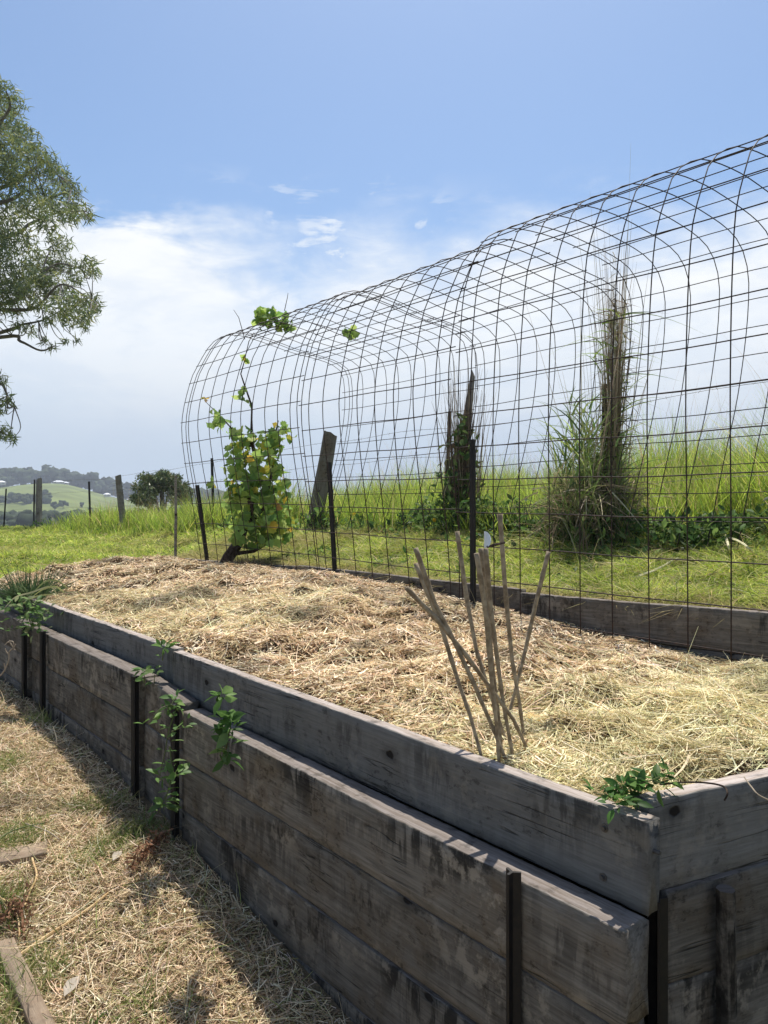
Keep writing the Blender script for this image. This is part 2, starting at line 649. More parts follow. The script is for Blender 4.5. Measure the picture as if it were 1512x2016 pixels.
def ground_material():
    m, b = new_mat('ground_soil')
    at = b.n('ShaderNodeAttribute', attribute_name='Col')
    geo = b.n('ShaderNodeNewGeometry')
    pos = geo.outputs['Position']
    n = b.noise(pos, 9.0, 8, .65)
    f = b.noise(pos, 60.0, 5, .6)
    c = b.mix(1.0, at.outputs['Color'], b.mix(b.ss(n, .3, .7), (.55, .55, .55, 1), (1.3, 1.25, 1.2, 1)), 'MULTIPLY')
    c = b.mix(b.m('MULTIPLY', b.ss(f, .5, .75), .4), c, (.03, .024, .018, 1))
    h = b.m('ADD', b.m('MULTIPLY', n, .6), b.m('MULTIPLY', f, .4))
    finish(b, principled(b, c, .95, h, .8, .03, spec=.1))
    return m


M_GROUND = ground_material()


def vcol_mat(name, scale=.02, rough=.95, lo=.7, hi=1.25):
    m, b = new_mat(name)
    at = b.n('ShaderNodeAttribute', attribute_name='Col')
    geo = b.n('ShaderNodeNewGeometry')
    n = b.noise(geo.outputs['Position'], scale, 8, .65)
    c = b.mix(1.0, at.outputs['Color'], b.mix(b.ss(n, .3, .7), (lo, lo, lo, 1), (hi, hi, hi, 1)), 'MULTIPLY')
    finish(b, principled(b, c, rough, spec=.1))
    return m


M_HILL = vcol_mat('pasture', .03)
M_WOODS = vcol_mat('far_trees', .25, lo=.55, hi=1.4)
M_BUSH = strand_mat('bush_leaves', .18, .05)


# ------------------------------------------------------------------ ground
def build_ground():
    sg = np.arange(-9, 34.01, .1)
    pg = np.concatenate([np.arange(-9, -.5, .1), np.arange(-.5, 2.4, .04), np.arange(2.4, 6, .1), np.arange(6, 30, .3)])
    S, Pp = np.meshgrid(sg, pg, indexing='ij')
    Z = ground_h(S, Pp)
    X, Y = sp_xy(S, Pp)
    v = np.stack([X, Y, Z + EYE], -1).reshape(-1, 3)
    ns, npp = len(sg), len(pg)
    i = np.arange(ns - 1)[:, None] * npp + np.arange(npp - 1)[None, :]
    i = i.ravel()
    q = np.stack([i, i + 1, i + npp + 1, i + npp], 1)
    low = np.array([.20, .145, .085])
    green = np.array([.075, .085, .028])
    dirt = np.array([.13, .10, .065])
    k = sstep(Pp + .03 * N2(S, Pp), .1, .4)[..., None]
    c = low * (1 - k) + green * k
    g = sstep(N2(S * .8, Pp * .8) + .5 * N3(S, Pp), .5, 1.6)[..., None] * (1 - k)
    c = c * (1 - .5 * g) + np.array([.16, .15, .06]) * .5 * g
    strip = (np.exp(-((Pp - 2.18) / .2) ** 2) * (S < 7.2) * .9)[..., None]
    c = c * (1 - strip) + dirt * strip
    me = np_mesh('ground', v, q, col=c.reshape(-1, 3), smooth=True)
    o = link('ground', me, M_GROUND)
    tag(o, kind='structure')


build_ground()


def far_h(x, y):
    r = np.hypot(x, y)
    ug = CX + F * x / np.maximum(y, 1e-3)
    ug = np.where(y > 1, np.clip(ug, -3000, 4000), np.where(x < 0, -3000, 4000))
    sg = np.where(ug < 105, 210.0, 105.0)
    top = 17.5 * np.exp(-((ug - 105) / sg) ** 2) - 3.0
    top = np.maximum(top, np.where(ug < 105, 7.0, -3.0))
    val = np.interp(r, [0, 25, 60, 200, 330], [-2.2, -4.5, -8, -15, -14])
    k = sstep(r, 330, 720)
    z = val * (1 - k) + top * k
    z = z + 1.2 * np.sin(x * .021 + 1) * np.cos(y * .017) * sstep(r, 200, 500)
    return z


def build_hills():
    rs = np.concatenate([np.geomspace(14, 300, 30), np.linspace(310, 1000, 70)])
    an = np.linspace(0, 2 * np.pi, 721)[:-1]
    Rr, A = np.meshgrid(rs, an, indexing='ij')
    X, Y = Rr * np.sin(A), Rr * np.cos(A)
    Z = far_h(X, Y)
    v = np.stack([X, Y, Z + EYE], -1).reshape(-1, 3)
    n = len(an)
    i = np.arange(len(rs) - 1)[:, None] * n + np.arange(n)[None, :]
    j = np.arange(len(rs) - 1)[:, None] * n + (np.arange(n)[None, :] + 1) % n
    q = np.stack([i, j, j + n, i + n], -1).reshape(-1, 4)
    c = np.empty((len(v), 3))
    c[:] = (.15, .18, .050)
    dry = sstep(np.sin(v[:, 0] * .03) + np.cos(v[:, 1] * .045 + 1), .6, 1.6)[:, None]
    c = c * (1 - .4 * dry) + np.array([.19, .20, .075]) * .4 * dry
    me = np_mesh('hills', v, q, col=c, smooth=True)
    tag(link('hills', me, M_HILL), kind='structure')


build_hills()


def ico(sub):
    import bmesh
    bm = bmesh.new()
    bmesh.ops.create_icosphere(bm, subdivisions=sub, radius=1)
    v = np.array([x.co[:] for x in bm.verts])
    f = np.array([[q.index for q in x.verts] for x in bm.faces])
    bm.free()
    return v, f


ICO2 = ico(2)


def blobs(centres, radii, cols, lump=.28, squash=.85):
    vs_, ts, cs, off = [], [], [], 0
    bv, bf = ICO2
    for (c, r, co) in zip(centres, radii, cols):
        ph = rng.uniform(0, 10, 3)
        d = 1 + lump * (np.sin(bv[:, 0] * 4.1 + ph[0]) * np.sin(bv[:, 1] * 4.7 + ph[1]) + .6 * np.sin(bv[:, 2] * 7.3 + ph[2]) * np.cos(bv[:, 0] * 6 + ph[1])) + rng.normal(0, .07, len(bv))
        v = bv * d[:, None] * r * np.array([1, 1, squash]) + c
        vs_.append(v)
        ts.append(bf + off)
        cs.append(np.repeat([co], len(v), 0) * rng.uniform(.8, 1.2, (len(v), 1)))
        off += len(v)
    return np.concatenate(vs_), np.concatenate(ts), np.concatenate(cs)


def pol(u, r):
    a = math.atan2((u - CX) / F, 1.0)
    return r * math.sin(a), r * math.cos(a)


def wood_patch(name, n, urange, rrange, hr, rad, seed, base=(.040, .055, .024)):
    r_ = np.random.default_rng(seed)
    cs, rr, cc = [], [], []
    for _ in range(n):
        u = r_.uniform(*urange)
        r = r_.uniform(*rrange)
        x, y = pol(u, r)
        g = float(far_h(np.array(x), np.array(y)))
        k = r_.uniform(.65, 1.3)
        R0 = r_.uniform(*rad)
        h = r_.uniform(*hr)
        # a crown of a few overlapping lobes on each trunk
        for q in range(4):
            ox, oy = r_.normal(0, R0 * .55, 2)
            cs.append((x + ox, y + oy, EYE + g + h * r_.uniform(.45, 1.0)))
            rr.append(R0 * r_.uniform(.45, .85))
            cc.append(np.array(base) * k * r_.uniform(.85, 1.15))
    v, t, c = blobs(cs, rr, cc)
    return link(name, np_mesh(name, v, None, t, c), M_WOODS)


# far woods: read as one mass
tag(wood_patch('ridge_woodland', 560, (-420, 480), (728, 830), (6, 15), (3.4, 6.4), 11),
    'hazy blue green woodland along the crest of the distant hill', 'woodland', kind='stuff')
tag(wood_patch('valley_woodland', 460, (-420, 470), (255, 345), (4.5, 9.5), (2.4, 4.2), 12, (.036, .050, .026)),
    'dark hazy trees filling the valley below the pale green paddock', 'woodland', kind='stuff')
tag(wood_patch('hedgerow_trees', 46, (-60, 98), (505, 545), (2.0, 4.5), (2.0, 3.4), 13),
    'dark strip of trees crossing the middle of the distant paddock', 'woodland', kind='stuff')


def far_tree(u, r, h, rad, label, seed, layered=False):
    r_ = np.random.default_rng(seed)
    x, y = pol(u, r)
    g = float(far_h(np.array(x), np.array(y))) + EYE
    root = empty('tree', (x, y, g))
    tag(root, label, 'tree', 'lone trees on the distant hill')
    m = MB()
    m.tube([(x, y, g - .3), (x + .1, y, g + h * .5), (x, y, g + h * .9)], [rad * .12, rad * .09, rad * .04], 6)
    m.build('trunk', M_BARK, root)
    cs, rr, cc = [], [], []
    if layered:
        for q in range(5):
            zz = g + h * (.45 + .13 * q)
            for k in range(4):
                a = r_.uniform(0, 6.28)
                rd = rad * (1.0 - .15 * q)
                cs.append((x + math.cos(a) * rd * .6, y + math.sin(a) * rd * .6, zz))
                rr.append(rd * .45)
                cc.append(np.array((.035, .048, .026)))
        v, t, c = blobs(cs, rr, cc, .3, .4)
    else:
        for q in range(9):
            o_ = r_.normal(0, rad * .42, 3)
            cs.append((x + o_[0], y + o_[1], g + h * .62 + o_[2] * .8))
            rr.append(rad * r_.uniform(.4, .62))
            cc.append(np.array((.042, .060, .026)) * r_.uniform(.8, 1.2))
        v, t, c = blobs(cs, rr, cc)
    link('crown', np_mesh('crown', v, None, t, c), M_WOODS, root)


far_tree(96, 738, 16.5, 6.0, 'layered pine standing taller than the woodland on the distant ridge', 31, True)
far_tree(108, 470, 4.5, 2.4, 'small round tree in the distant paddock nearest the dark strip of trees', 32)
far_tree(124, 480, 5.5, 2.3, 'tallest small tree in the middle of the distant paddock', 33)
far_tree(180, 455, 4.2, 2.2, 'small tree low in the distant paddock seen beside the thin black fence picket', 34)
far_tree(162, 500, 2.6, 1.5, 'tiny shrub sized tree alone high in the distant paddock', 35)


def house(u, r, w, d, h, label, rot=0.0, dz=0.0):
    x, y = pol(u, r)
    g = float(far_h(np.array(x), np.array(y))) + EYE + dz
    root = empty('house', (x, y, g))
    tag(root, label, 'house', 'white roofed houses on the distant hill')
    M = Matrix.Translation((x, y, g)) @ Matrix.Rotation(rot, 4, 'Z')
    m = MB()
    m.box((-w / 2, -d / 2, -1), (w / 2, d / 2, h), M)
    m.build('wall', M_HOUSE, root)
    m = MB()
    e = .5
    vs_ = [M @ Vector(p) for p in [(-w / 2 - e, -d / 2 - e, h + .02), (w / 2 + e, -d / 2 - e, h + .02), (w / 2 + e, d / 2 + e, h + .02), (-w / 2 - e, d / 2 + e, h + .02),
                                   (-w / 2 + d * .4, 0, h + d * .28), (w / 2 - d * .4, 0, h + d * .28)]]
    m.add(vs_, [(0, 1, 5, 4), (2, 3, 4, 5), (1, 2, 5), (3, 0, 4), (3, 2, 1, 0)])
    m.build('roof', M_ROOF, root)
    for k in (-.3, .3):
        m = MB()
        m.box((w * k - .8, -d / 2 - .06, h * .35), (w * k + .8, -d / 2 - .01, h * .8), M)
        m.build('window', M_GLASS, root)


house(116, 705, 7.5, 5, 1.2, 'low white roofed house at the top edge of the distant paddock', .1, .2)
house(129, 712, 4.5, 3.5, 1.0, 'small white shed just right of the house on the distant hill', -.2, .3)
house(3, 716, 6, 5, 1.4, 'white roofed house among the ridge trees at the far left', .3, 3.0)
house(211, 640, 4.5, 4, 1.0, 'pale roofed house on the right shoulder of the distant hill', .2, 2.6)


# the moist summer air
m_haze = bpy.data.materials.new('haze')
m_haze.use_nodes = True
m_haze.node_tree.nodes.clear()
_hb = NB(m_haze.node_tree)
_pv = _hb.n('ShaderNodeVolumePrincipled')
_pv.inputs['Color'].default_value = (.80, .88, 1.0, 1)
_pv.inputs['Density'].default_value = .00050
_pv.inputs['Anisotropy'].default_value = .2
_ho = _hb.n('ShaderNodeOutputMaterial')
m_haze.node_tree.links.new(_pv.outputs[0], _ho.inputs['Volume'])
_hm = MB()
_hm.box((-1010, -1010, -24), (1010, 1010, 40))
tag(_hm.build('haze', m_haze), 'pale blue summer haze lying over the valley', 'haze', kind='stuff')


# ------------------------------------------------------------------ timber boards
def board_mesh(name, L, T, H, seed=0, rough=.004, nx=44, chip=0.0):
    """a sawn sleeper: X along, Y through, Z up; centred"""
    r_ = np.random.default_rng(seed + 100)
    ny, nz = 3, 7
    ring = []
    b_ = .0025
    ys = [-T / 2, -T / 2 + b_, 0, T / 2 - b_, T / 2]
    zs = np.linspace(-H / 2 + b_, H / 2 - b_, nz)
    for yy in ys[1:-1]:
        ring.append((yy, -H / 2))
    for zz in zs:
        ring.append((T / 2, zz))
    for yy in reversed(ys[1:-1]):
        ring.append((yy, H / 2))
    for zz in reversed(zs):
        ring.append((-T / 2, zz))
    ring = np.array(ring)
    k = len(ring)
    xs = np.linspace(-L / 2, L / 2, nx)
    ph = r_.uniform(0, 6.28, 8)
    v = np.zeros((nx, k, 3))
    v[:, :, 0] = xs[:, None]
    v[:, :, 1] = ring[None, :, 0]
    v[:, :, 2] = ring[None, :, 1]
    wob = .5 * np.sin(xs * 2.1 + ph[0]) + .3 * np.sin(xs * 5.3 + ph[1]) + .2 * np.sin(xs * 13 + ph[2])
    v[:, :, 2] += (wob * rough)[:, None] * np.sign(ring[:, 1])[None, :] * (np.abs(ring[:, 1]) > H / 2 - b_ * 1.5)
    v[:, :, 1] += (.6 * np.sin(xs * 1.7 + ph[3]) * rough)[:, None]
    edge = (np.abs(np.abs(ring[:, 1]) - H / 2) < b_ * 1.2)
    v[:, :, 1:] += r_.normal(0, rough * .25, (nx, k, 2)) * edge[None, :, None]
    if chip:
        for _ in range(7):
            i0 = r_.integers(2, nx - 2)
            up = (ring[:, 1] > H / 2 - b_ * 1.5) & (ring[:, 0] < 0)
            v[i0:i0 + 2, up, 2] -= chip * r_.uniform(.4, 1)
    v[0, :, 0] += r_.normal(0, .002, k)
    v[-1, :, 0] += r_.normal(0, .002, k)
    i = np.arange(nx - 1)[:, None] * k + np.arange(k)[None, :]
    j = np.arange(nx - 1)[:, None] * k + (np.arange(k)[None, :] + 1) % k
    q = np.stack([i, j, j + k, i + k], -1).reshape(-1, 4)
    vv = v.reshape(-1, 3)
    cen = np.array([[xs[0], 0, 0], [xs[-1], 0, 0]])
    vv = np.concatenate([vv, cen])
    n = nx * k
    t = [(n, (a + 1) % k, a) for a in range(k)] + [(n + 1, (nx - 1) * k + a, (nx - 1) * k + (a + 1) % k) for a in range(k)]
    return np_mesh(name, vv, q, np.array(t))


def frame(a, b_, up=Vector((0, 0, 1))):
    """matrix with X from a to b, Z up, origin at the middle"""
    x = (b_ - a).normalized()
    yv = up.cross(x).normalized()
    zv = x.cross(yv)
    M = Matrix.Identity(4)
    for i in range(3):
        M[i][0], M[i][1], M[i][2], M[i][3] = x[i], yv[i], zv[i], (a[i] + b_[i]) / 2
    return M


BED = empty('raised_garden_bed', SP(0, 0, -1.6))
tag(BED, 'raised garden bed walled with weathered grey timber sleepers and black pickets, full of straw', 'garden bed')
_seed = [0]


def board(a, b_, T, H, mat, label=None, rough=.004, chip=0.0, name='sleeper', parent=None, gap=.0):
    _seed[0] += 1
    L = (b_ - a).length
    me = board_mesh(name, L, T, H, _seed[0], rough, max(8, int(L * 60)), chip)
    me.materials.append(mat)
    o = bpy.data.objects.new(name, me)
    COL.objects.link(o)
    par = parent if parent is not None else BED
    o.parent = par
    o.matrix_local = Matrix.Translation(-world_loc(par)) @ frame(a, b_)
    if label:
        o['label'] = label
    return (o, frame(a, b_)) if name == 'sleeper' else o


def front(s0, s1, ztop, face, T, H, mat, dz1=0.0, **kw):
    p = face + T / 2
    return board(SP(s0, p, ztop - H / 2), SP(s1, p, ztop + dz1 - H / 2), T, H, mat, **kw)


# upper tier of the front wall
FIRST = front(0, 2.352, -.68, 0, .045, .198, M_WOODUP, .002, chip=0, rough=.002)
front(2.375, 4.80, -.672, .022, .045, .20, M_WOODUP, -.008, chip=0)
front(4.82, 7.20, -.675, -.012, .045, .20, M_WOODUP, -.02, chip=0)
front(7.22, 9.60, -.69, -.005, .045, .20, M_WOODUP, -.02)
# lower tier, four courses between pickets
for k, (g, ch) in enumerate(((0, 0), (.0015, 0), (-.001, 0), (.0, 0))):
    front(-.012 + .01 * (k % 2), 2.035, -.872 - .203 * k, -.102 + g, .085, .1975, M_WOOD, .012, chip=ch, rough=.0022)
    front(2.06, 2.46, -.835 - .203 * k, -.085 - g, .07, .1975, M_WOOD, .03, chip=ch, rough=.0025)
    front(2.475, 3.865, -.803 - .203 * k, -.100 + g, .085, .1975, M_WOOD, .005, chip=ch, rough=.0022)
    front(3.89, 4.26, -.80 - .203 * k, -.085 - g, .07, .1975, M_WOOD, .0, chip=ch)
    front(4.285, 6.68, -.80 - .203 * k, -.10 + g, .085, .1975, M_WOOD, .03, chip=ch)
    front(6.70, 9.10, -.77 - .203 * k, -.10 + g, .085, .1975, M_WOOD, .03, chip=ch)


def EP(e, out, z):
    q = np.array([.585, 1.672]) + ED * e + EN * out
    return Vector((q[0], q[1], EYE + z))


def side(e0, e1, ztop, out, T, H, mat, **kw):
    return board(EP(e0, out - T / 2, ztop - H / 2), EP(e1, out - T / 2, ztop - H / 2), T, H, mat, **kw)


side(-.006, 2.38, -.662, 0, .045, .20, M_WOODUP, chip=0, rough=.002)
for k in range(4):
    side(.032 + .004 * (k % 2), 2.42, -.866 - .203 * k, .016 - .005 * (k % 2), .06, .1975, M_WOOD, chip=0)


def rear(s0, s1, ztop, p, T, H, mat, dz1=0.0, **kw):
    return board(SP(s0, p + T / 2, ztop - H / 2), SP(s1, p + T / 2, ztop + dz1 - H / 2), T, H, mat, **kw)


for k in range(2):
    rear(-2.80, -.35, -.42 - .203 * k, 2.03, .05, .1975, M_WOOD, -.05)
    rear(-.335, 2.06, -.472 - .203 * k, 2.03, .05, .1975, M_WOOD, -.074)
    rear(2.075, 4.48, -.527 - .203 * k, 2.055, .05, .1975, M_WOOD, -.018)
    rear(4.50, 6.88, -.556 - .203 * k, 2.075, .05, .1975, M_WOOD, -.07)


def picket_mesh(mb, base, top, w=.03, yaw=0.0):
    """Y-section steel star picket"""
    ax = (top - base).normalized()
    a = Vector((math.cos(yaw), math.sin(yaw), 0))
    a = (a - ax * a.dot(ax)).normalized()
    c = ax.cross(a)
    prof = []
    th = .0028
    for k in range(3):
        an = 2 * math.pi * k / 3
        d = a * math.cos(an) + c * math.sin(an)
        n_ = a * -math.sin(an) + c * math.cos(an)
        ln = w * (.62 if k else .52)
        an2 = an + math.pi / 3
        dm = (a * math.cos(an2) + c * math.sin(an2)) * th * 1.6
        prof += [d * ln - n_ * th, d * ln + n_ * th, dm]
    k = len(prof)
    vs_ = [base + q for q in prof] + [top + q for q in prof] + [top.copy(), base.copy()]
    fs = [(i, (i + 1) % k, k + (i + 1) % k, k + i) for i in range(k)]
    fs += [(2 * k, k + i, k + (i + 1) % k) for i in range(k)]
    mb.add(vs_, fs)


def wall_picket(s, p, ztop, zbot, yaw=0.0, w=.03, lean=(0, 0), name='star_picket', label=None):
    m = MB()
    top = SP(s, p, ztop)
    base = SP(s + lean[0], p + lean[1], zbot)
    picket_mesh(m, base, top, w, yaw)
    o = m.build(name, M_PICKET, BED)
    if label:
        o['label'] = label


YW = math.atan2(-NN[1], -NN[0])
wall_picket(.268, -.122, -.845, -1.75, YW + .2, .034, label='black steel picket with a reddish sawn top')
wall_picket(2.048, -.128, -.83, -1.75, YW + math.pi / 3)
wall_picket(2.468, -.128, -.79, -1.75, YW + math.pi / 3)
wall_picket(3.878, -.128, -.775, -1.75, YW + math.pi / 3)
wall_picket(4.272, -.128, -.79, -1.75, YW + math.pi / 3)
wall_picket(5.9, -.128, -.79, -1.75, YW + math.pi / 3)
m = MB()
picket_mesh(m, Vector((.594, 1.655, EYE - 1.8)), Vector((.594, 1.650, EYE - .862)), .036, YW + .6)
m.build('star_picket', M_PICKET, BED)
# the rough hardwood peg in front of the right wall
st = MB()
pts = [EP(.185, .045, -1.75), EP(.182, .045, -1.4), EP(.178, .047, -1.1), EP(.176, .046, -.868)]
st.tube(pts, [.023, .023, .022, .021], 9, True, wob=.08)
o = st.build('timber_peg', M_WOOD, BED)
fr = MB()
for k in range(26):
    a = random.uniform(0, 6.28)
    q = EP(.176, .046, -.870) + Vector((math.cos(a), math.sin(a), 0)) * random.uniform(0, .018)
    fr.tube([q, q + Vector((random.uniform(-.012, .012), random.uniform(-.012, .012), random.uniform(.006, .022)))], [.0022, .0008], 4)
fr.build('frayed_top', M_OFFCUT, o)
# coach bolts through the near corner
UPB, UPM = FIRST
INV = UPM.inverted()


def bolt(c, out, r, l):
    m = MB()
    if l < .012:
        m.tube([INV @ (c - out * .006), INV @ (c + out * .003)], r, 14)
        m.tube([INV @ (c + out * .002), INV @ (c + out * .009)], r * .55, 6)
    else:
        m.tube([INV @ (c - out * .004), INV @ (c + out * l)], r, 8)
    o = bpy.data.objects.new('bolt', m.mesh('bolt'))
    o.data.materials.append(M_BOLT)
    COL.objects.link(o)
    o.parent = UPB


NO = Vector((-NN[0], -NN[1], 0))
bolt(SP(.105, 0, -.725), NO, .0095, .006)
bolt(SP(.108, 0, -.835), NO, .0095, .006)
bolt(SP(.0, .022, -.745), Vector((-DD[0], -DD[1], 0)), .005, .016)


# ------------------------------------------------------------------ scatter helpers
def depth_of(s, p):
    x, y = sp_xy(s, p)
    return x, y


def scatter(n, sr, pr, ref=4.0, power=1.6, maskf=None, margin=160):
    """points in bed coordinates, thinned with distance, inside a generous cone of view"""
    S_, P_ = [], []
    got = 0
    while got < n:
        s = rng.uniform(*sr, n)
        p = rng.uniform(*pr, n)
        x, y = sp_xy(s, p)
        u = CX + F * x / np.maximum(y, .05)
        ok = (y > .5) & (u > -margin) & (u < 1512 + margin)
        ok &= rng.uniform(size=n) < np.clip((ref / np.maximum(y, .1)) ** power, 0, 1)
        if maskf is not None:
            ok &= rng.uniform(size=n) < maskf(s, p)
        S_.append(s[ok])
        P_.append(p[ok])
        got += ok.sum()
        if ok.sum() == 0:
            break
    return np.concatenate(S_)[:n], np.concatenate(P_)[:n]


def pick(cols, n, w=None, jit=.15):
    cols = np.array(cols)
    i = rng.choice(len(cols), n, p=w)
    c = cols[i] * rng.uniform(1 - jit, 1 + jit, (n, 1)) * rng.uniform(1 - jit * .35, 1 + jit * .35, (n, 3))
    return np.clip(c, 0, 1)


STRAW_TAN = [(.72, .555, .35), (.85, .69, .47), (.56, .41, .25), (.28, .19, .11), (.92, .79, .58)]
STRAW_PALE = [(.76, .67, .40), (.88, .78, .50), (.60, .55, .30), (.40, .37, .19), (.93, .84, .58)]


# ------------------------------------------------------------------ hay mulch in the bed
def build_hay():
    sg = np.arange(-3.0, 9.6, .035)
    pg = np.arange(.035, 2.045, .035)
    S, Pp = np.meshgrid(sg, pg, indexing='ij')
    Z = hay_h(S, Pp)
    X, Y = sp_xy(S, Pp)
    v = np.stack([X, Y, Z + EYE], -1).reshape(-1, 3)
    npp = len(pg)
    i = (np.arange(len(sg) - 1)[:, None] * npp + np.arange(npp - 1)[None, :]).ravel()
    # keep the sheet inside the slanting right-hand wall
    ex = (v[:, 0] - .585) * EN[0] + (v[:, 1] - 1.672) * EN[1]
    q = np.stack([i, i + 1, i + npp + 1, i + npp], 1)
    q = q[(ex[q] < -.012).all(1)]
    c = np.empty((len(v), 3))
    c[:] = (.085, .055, .030)
    me = np_mesh('soil', v, q, col=c, smooth=True)
    tag(link('soil', me, M_GROUND), kind='structure')

    def inside(s, p):
        x, y = sp_xy(s, p)
        ee = (x - .585) * EN[0] + (y - 1.672) * EN[1]
        return (ee < -.03) & (s - .4 * p + .10 * N2(s, p) < 6.2 + .25 * rng.uniform(size=len(s)) ** 2)

    sets = []

    def layer(n, Lr, Wr, lift, tilt, ref, pal, w=None, maskf=None, segs=3, bendk=.35, jit=.18):
        s, p = scatter(n, (-2.2, 8.6), (.03, 2.03), ref, 1.5, (lambda a, c: inside(a, c) * (maskf(a, c) if maskf else 1.0)))
        z = hay_h(s, p) + rng.uniform(-.004, lift, n)
        x, y = sp_xy(s, p)
        a = 1.6 * N1(s * 1.3, p * 1.3) + 1.1 * N2(s, p) + rng.normal(0, 1.0, n)
        e = rng.normal(0, tilt, n)
        D = np.stack([np.cos(a) * np.cos(e), np.sin(a) * np.cos(e), np.sin(e)], 1)
        # lie along the surface
        eps = .03
        x2, y2 = x + D[:, 0] * eps, y + D[:, 1] * eps
        slope = (hay_h(*xy_sp(x2, y2)) - hay_h(s, p)) / eps
        D[:, 2] += .8 * np.clip(slope, -1.5, 1.5) * np.hypot(D[:, 0], D[:, 1])
        L = rng.uniform(*Lr, n) * (1 + .05 * y)
        Wd = rng.uniform(*Wr, n) * (.75 + .09 * y)
        bend = rng.normal(0, bendk, (n, 3)) * np.array([1, 1, .45])
        P = np.stack([x, y, z + EYE], 1) - D * L[:, None] * .5
        hs = hay_h(*xy_sp(P[:, 0], P[:, 1])) + EYE
        P[:, 2] = np.maximum(P[:, 2], hs - .01)
        # nothing pokes through the boards
        e2 = P + D * L[:, None] + bend * L[:, None]
        for q_ in (P, e2):
            pass
        s2, p2 = xy_sp(e2[:, 0], e2[:, 1])
        s1, p1 = xy_sp(P[:, 0], P[:, 1])
        lowz = np.minimum(P[:, 2], e2[:, 2]) - EYE
        ex2 = np.maximum((e2[:, 0] - .585) * EN[0] + (e2[:, 1] - 1.672) * EN[1], (P[:, 0] - .585) * EN[0] + (P[:, 1] - 1.672) * EN[1])
        hs2 = hay_h(*xy_sp(e2[:, 0], e2[:, 1])) + EYE
        tipz = np.maximum(P[:, 2] - hs, e2[:, 2] - hs2)
        stray = (tipz > .035) & (rng.uniform(size=n) > .06)
        stray |= (tipz > .02) & (p > 1.6) & (s < 3)
        ok = (~stray) & ((np.minimum(p1, p2) > .052) | ((lowz > -.675) & (rng.uniform(size=n) < .035))) & (np.maximum(p1, p2) < 2.03) & (ex2 < np.where(np.maximum(P[:, 2], e2[:, 2]) - EYE < -.668, -.018, -.05))
        C = pick(pal, n, w, jit)
        # rough patches: strands darkened by smooth noise
        dk = sstep(N2(s * 1.4 + 3, p * 1.4) + .6 * N3(s, p), .9, 2.0)
        C = C * (1 - .5 * dk)[:, None]
        tv = TUFT(s, p)[1]
        C = C * (.84 + .42 * tv)[:, None] * np.stack([1.03 - .05 * tv, np.ones(n), .92 + .12 * tv], 1)
        rv = np.array([0, 0, 1.0]) + rng.normal(0, .55, (int(ok.sum()), 3))
        sets.append(ribbons(P[ok], D[ok], L[ok], Wd[ok], C[ok], segs, bend[ok], tip=.55, rollv=rv))

    pale = lambda s, p: np.clip(.04 + 1.0 * np.exp(-(np.clip(s - .1, 0, 9) / .62) ** 2) + .4 * sstep(N1(s * 1.2 + 5, p * 1.5) + .4 * N2(s, p), .7, 1.6) * (s < 5), 0, 1)
    tan = lambda s, p: 1 - .82 * pale(s, p)
    layer(64000, (.022, .085), (.0034, .0075), .022, .22, 3.4, STRAW_TAN, [.24, .25, .20, .19, .12], tan)
    layer(8000, (.06, .16), (.0022, .0042), .024, .2, 3.4, STRAW_TAN, [.30, .30, .15, .07, .18], tan, 4, .45)
    layer(60000, (.035, .11), (.0018, .0038), .022, .24, 2.6, STRAW_PALE, [.3, .25, .22, .13, .10], pale, 4, .55)
    layer(6000, (.10, .22), (.0016, .0028), .022, .22, 2.6, STRAW_PALE, [.3, .3, .15, .05, .2], pale, 5, .8)
    layer(1500, (.08, .18), (.005, .009), .02, .2, 3.4, [(.80, .64, .42), (.66, .49, .30), (.72, .65, .40)], None, None, 3, .3)
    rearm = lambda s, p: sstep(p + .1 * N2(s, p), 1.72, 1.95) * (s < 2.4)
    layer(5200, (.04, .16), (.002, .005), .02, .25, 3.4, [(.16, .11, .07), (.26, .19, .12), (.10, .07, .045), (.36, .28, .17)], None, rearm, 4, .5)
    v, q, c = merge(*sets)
    me = np_mesh('straw_mulch', v, q, col=c)
    tag(link('straw_mulch', me, M_STRAW), 'loose dry straw and hay mulch heaped across the raised bed', 'straw', kind='stuff')


build_hay()


